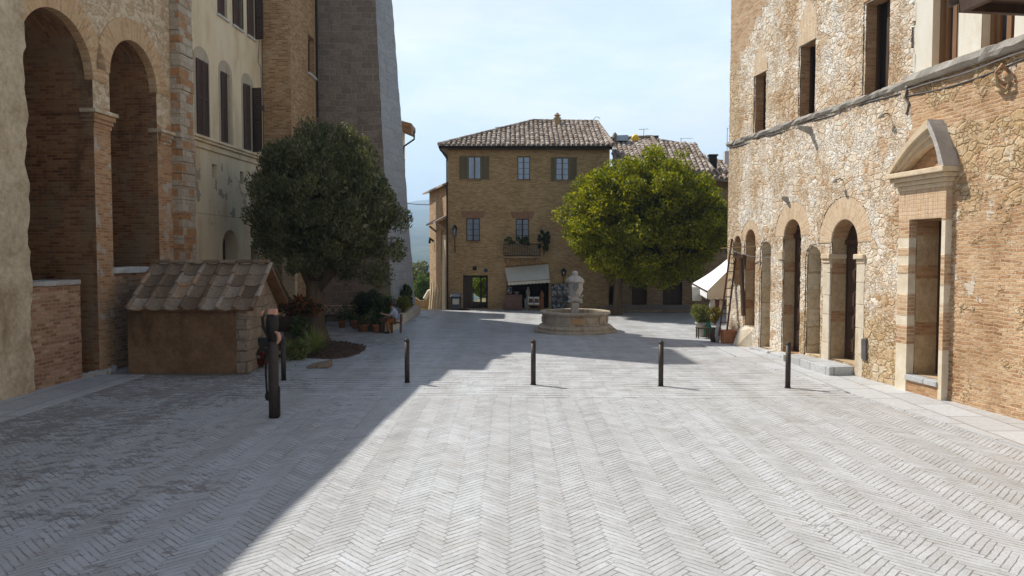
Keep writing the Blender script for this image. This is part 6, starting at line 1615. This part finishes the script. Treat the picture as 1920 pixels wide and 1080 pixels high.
vase('stone coloured jar low behind the narrow vase', 1349, 639, .13, .5, 'moulding')

# ------------------------------------------------------------------ trees down the slope and the garden behind the gate
def far_tree(label, px, py_top, y, w, hgt, mat='leaf_mid', n=5000, name='slope_tree'):
    top = Y(px, py_top, y); o = thing(name, label, 'tree', (top.x, y, top.z-hgt), 0, 'trees on the slope below the lane'); ce = []; ra = []
    for k in range(40):
        d = rng.normal(size=3); d /= np.linalg.norm(d); rr = rng.uniform(.5, .85); ce.append([d[0]*w*rr, d[1]*w*rr, hgt*.58+d[2]*hgt*.4*rr]); ra.append(w*rng.uniform(.2, .36))
    leafcloud('crown', ce, ra, n, w*.14, w*.09, mat, o, .1, (0, 0, hgt*.4), .3)
    m = MB(); m.tube([(0, 0, -1), (0, 0, hgt*.5), (.1, 0, hgt*.8)], [w*.1, w*.07, w*.02], 7); m.build('trunk', M['bark'], o)
far_tree('broad grey green tree in the gap beside the grey tower', 778, 493, 88, 2.6, 9, 'leaf_olive')
far_tree('darker tree in the gap close to the lane house', 799, 497, 92, 2.6, 9.5, 'leaf_dark')
far_tree('pale green tree low in the gap above the garden wall', 789, 506, 78, 1.7, 6, 'leaf_mid')
far_tree('small dark cypress like tree top against the blue hills', 769, 482, 110, 1.0, 9, 'leaf_dark', 2500)
far_tree('rounded tree farther down the slope behind the others', 790, 488, 120, 3.6, 10, 'leaf_olive')
for k, (px, y, r_, zz, mt, lb) in enumerate(((893, 60, 1.3, 1.6, 'leaf_gard', 'sunny yellow green bush seen through the left half of the gate'), (908, 58.5, 1.2, 1.5, 'leaf_gard', 'sunny green bush seen through the right half of the gate'), (901, 64, 2.2, 2.4, 'leaf_pale', 'tall pale bush farther back in the garden behind the gate'), (880, 66, 2.0, 2.6, 'leaf_mid', 'green garden tree hidden behind the closed gate leaf'))):
    q = Y(px, 560, y); bush('garden_bush', lb, (q.x, y, 0), (r_, r_, zz*.5), 2600, .2, .11, [(mt, 1, 'leaves')], clumps=24, up=.3)

# ------------------------------------------------------------------ light, sky, air, camera
SUN_AZ = math.atan2(-.834, .552); SUN_EL = R(50)
sd_ = Vector((math.sin(SUN_AZ)*math.cos(SUN_EL), math.cos(SUN_AZ)*math.cos(SUN_EL), math.sin(SUN_EL)))
L = bpy.data.lights.new('sun', 'SUN'); L.energy = 4.7; L.angle = R(.5); L.color = (1, .965, .91)
lo_ = bpy.data.objects.new('sun', L); COL.objects.link(lo_); lo_.rotation_euler = sd_.to_track_quat('Z', 'Y').to_euler()
w = bpy.data.worlds.new('World'); scene.world = w; w.use_nodes = True; nt = w.node_tree; nt.nodes.clear()
sky = nt.nodes.new('ShaderNodeTexSky'); sky.sky_type = 'NISHITA'; sky.sun_disc = False; sky.sun_elevation = SUN_EL; sky.sun_rotation = SUN_AZ; sky.air_density = 1.0; sky.dust_density = 1.6; sky.ozone_density = 1.0; sky.altitude = 300
tc = nt.nodes.new('ShaderNodeTexCoord'); mp = nt.nodes.new('ShaderNodeMapping'); mp.inputs['Scale'].default_value = (1, 1, 3.2)
nz = nt.nodes.new('ShaderNodeTexNoise'); nz.inputs['Scale'].default_value = 2.6; nz.inputs['Detail'].default_value = 7; nz.inputs['Roughness'].default_value = .62
mr = nt.nodes.new('ShaderNodeMapRange'); mr.interpolation_type = 'SMOOTHSTEP'; mr.inputs['From Min'].default_value = .35; mr.inputs['From Max'].default_value = .75; mr.inputs['To Max'].default_value = .65
mix = nt.nodes.new('ShaderNodeMix'); mix.data_type = 'RGBA'; mix.inputs[7].default_value = (7.6, 8.7, 9.6, 1)
bg = nt.nodes.new('ShaderNodeBackground'); bg.inputs['Strength'].default_value = .10; ow = nt.nodes.new('ShaderNodeOutputWorld')
nt.links.new(tc.outputs['Generated'], mp.inputs[0]); nt.links.new(mp.outputs[0], nz.inputs['Vector']); nt.links.new(nz.outputs['Fac'], mr.inputs['Value'])
sx = nt.nodes.new('ShaderNodeSeparateXYZ'); hr = nt.nodes.new('ShaderNodeMapRange'); hr.interpolation_type = 'SMOOTHSTEP'
hr.inputs['From Min'].default_value = .60; hr.inputs['From Max'].default_value = .22; hr.inputs['To Min'].default_value = 0; hr.inputs['To Max'].default_value = .88
nt.links.new(tc.outputs['Generated'], sx.inputs[0]); nt.links.new(sx.outputs[2], hr.inputs['Value'])
mxx = nt.nodes.new('ShaderNodeMath'); mxx.operation = 'MULTIPLY_ADD'; mxx.use_clamp = True; mxx.inputs[1].default_value = .45
mz = nt.nodes.new('ShaderNodeMath'); mz.operation = 'MULTIPLY'; nt.links.new(mr.outputs[0], mz.inputs[0]); nt.links.new(hr.outputs[0], mz.inputs[1]); nt.links.new(mz.outputs[0], mxx.inputs[0]); nt.links.new(hr.outputs[0], mxx.inputs[2]); nt.links.new(mxx.outputs[0], mix.inputs[0]); nt.links.new(sky.outputs[0], mix.inputs[6])
n2 = nt.nodes.new('ShaderNodeTexNoise'); n2.inputs['Scale'].default_value = 4.5; n2.inputs['Detail'].default_value = 7; n2.inputs['Roughness'].default_value = .6; nt.links.new(mp.outputs[0], n2.inputs['Vector'])
m2_ = nt.nodes.new('ShaderNodeMapRange'); m2_.interpolation_type = 'SMOOTHSTEP'; m2_.inputs['From Min'].default_value = .45; m2_.inputs['From Max'].default_value = .72; nt.links.new(n2.outputs['Fac'], m2_.inputs['Value'])
mv = nt.nodes.new('ShaderNodeMix'); mv.data_type = 'RGBA'; mv.inputs[6].default_value = (7.3, 8.7, 9.8, 1); mv.inputs[7].default_value = (8.9, 9.5, 9.9, 1)
nt.links.new(m2_.outputs[0], mv.inputs[0]); nt.links.new(mv.outputs[2], mix.inputs[7]); nt.links.new(mix.outputs[2], bg.inputs['Color']); nt.links.new(bg.outputs[0], ow.inputs[0])
# air
HAZE = 2.2e-4
hm = bpy.data.materials.new('haze_air'); hm.use_nodes = True; hm.node_tree.nodes.clear()
pv = hm.node_tree.nodes.new('ShaderNodeVolumePrincipled'); pv.inputs['Color'].default_value = (.62, .80, 1, 1); pv.inputs['Density'].default_value = HAZE; pv.inputs['Anisotropy'].default_value = .2
om = hm.node_tree.nodes.new('ShaderNodeOutputMaterial'); hm.node_tree.links.new(pv.outputs[0], om.inputs['Volume'])
zs_ = [v[2] for v in tb.v]
hz = MB().box(-9300, 9300, -9300, 9300, min(zs_)-1, max(max(zs_), 25)+5).build('haze', hm, None); tag(hz, kind='stuff')

cam = bpy.data.cameras.new('camera'); cam.lens = F/1920*36; cam.sensor_width = 36; cam.clip_start = .1; cam.clip_end = 30000
co = bpy.data.objects.new('camera', cam); COL.objects.link(co); co.location = (0, 0, CAMZ); co.rotation_euler = (R(90)-PITCH, 0, 0); scene.camera = co
vs = scene.view_settings; vs.view_transform = 'Standard'; vs.look = 'None'; vs.exposure = 0.3; vs.gamma = 1; vs.use_curve_mapping = False
scene.render.engine = 'CYCLES'; cy = scene.cycles
cy.use_denoising = True; cy.max_bounces = 8; cy.diffuse_bounces = 4; cy.glossy_bounces = 3; cy.transmission_bounces = 4; cy.volume_bounces = 1; cy.transparent_max_bounces = 8
cy.use_adaptive_sampling = True; cy.adaptive_threshold = .015; cy.sample_clamp_indirect = 6
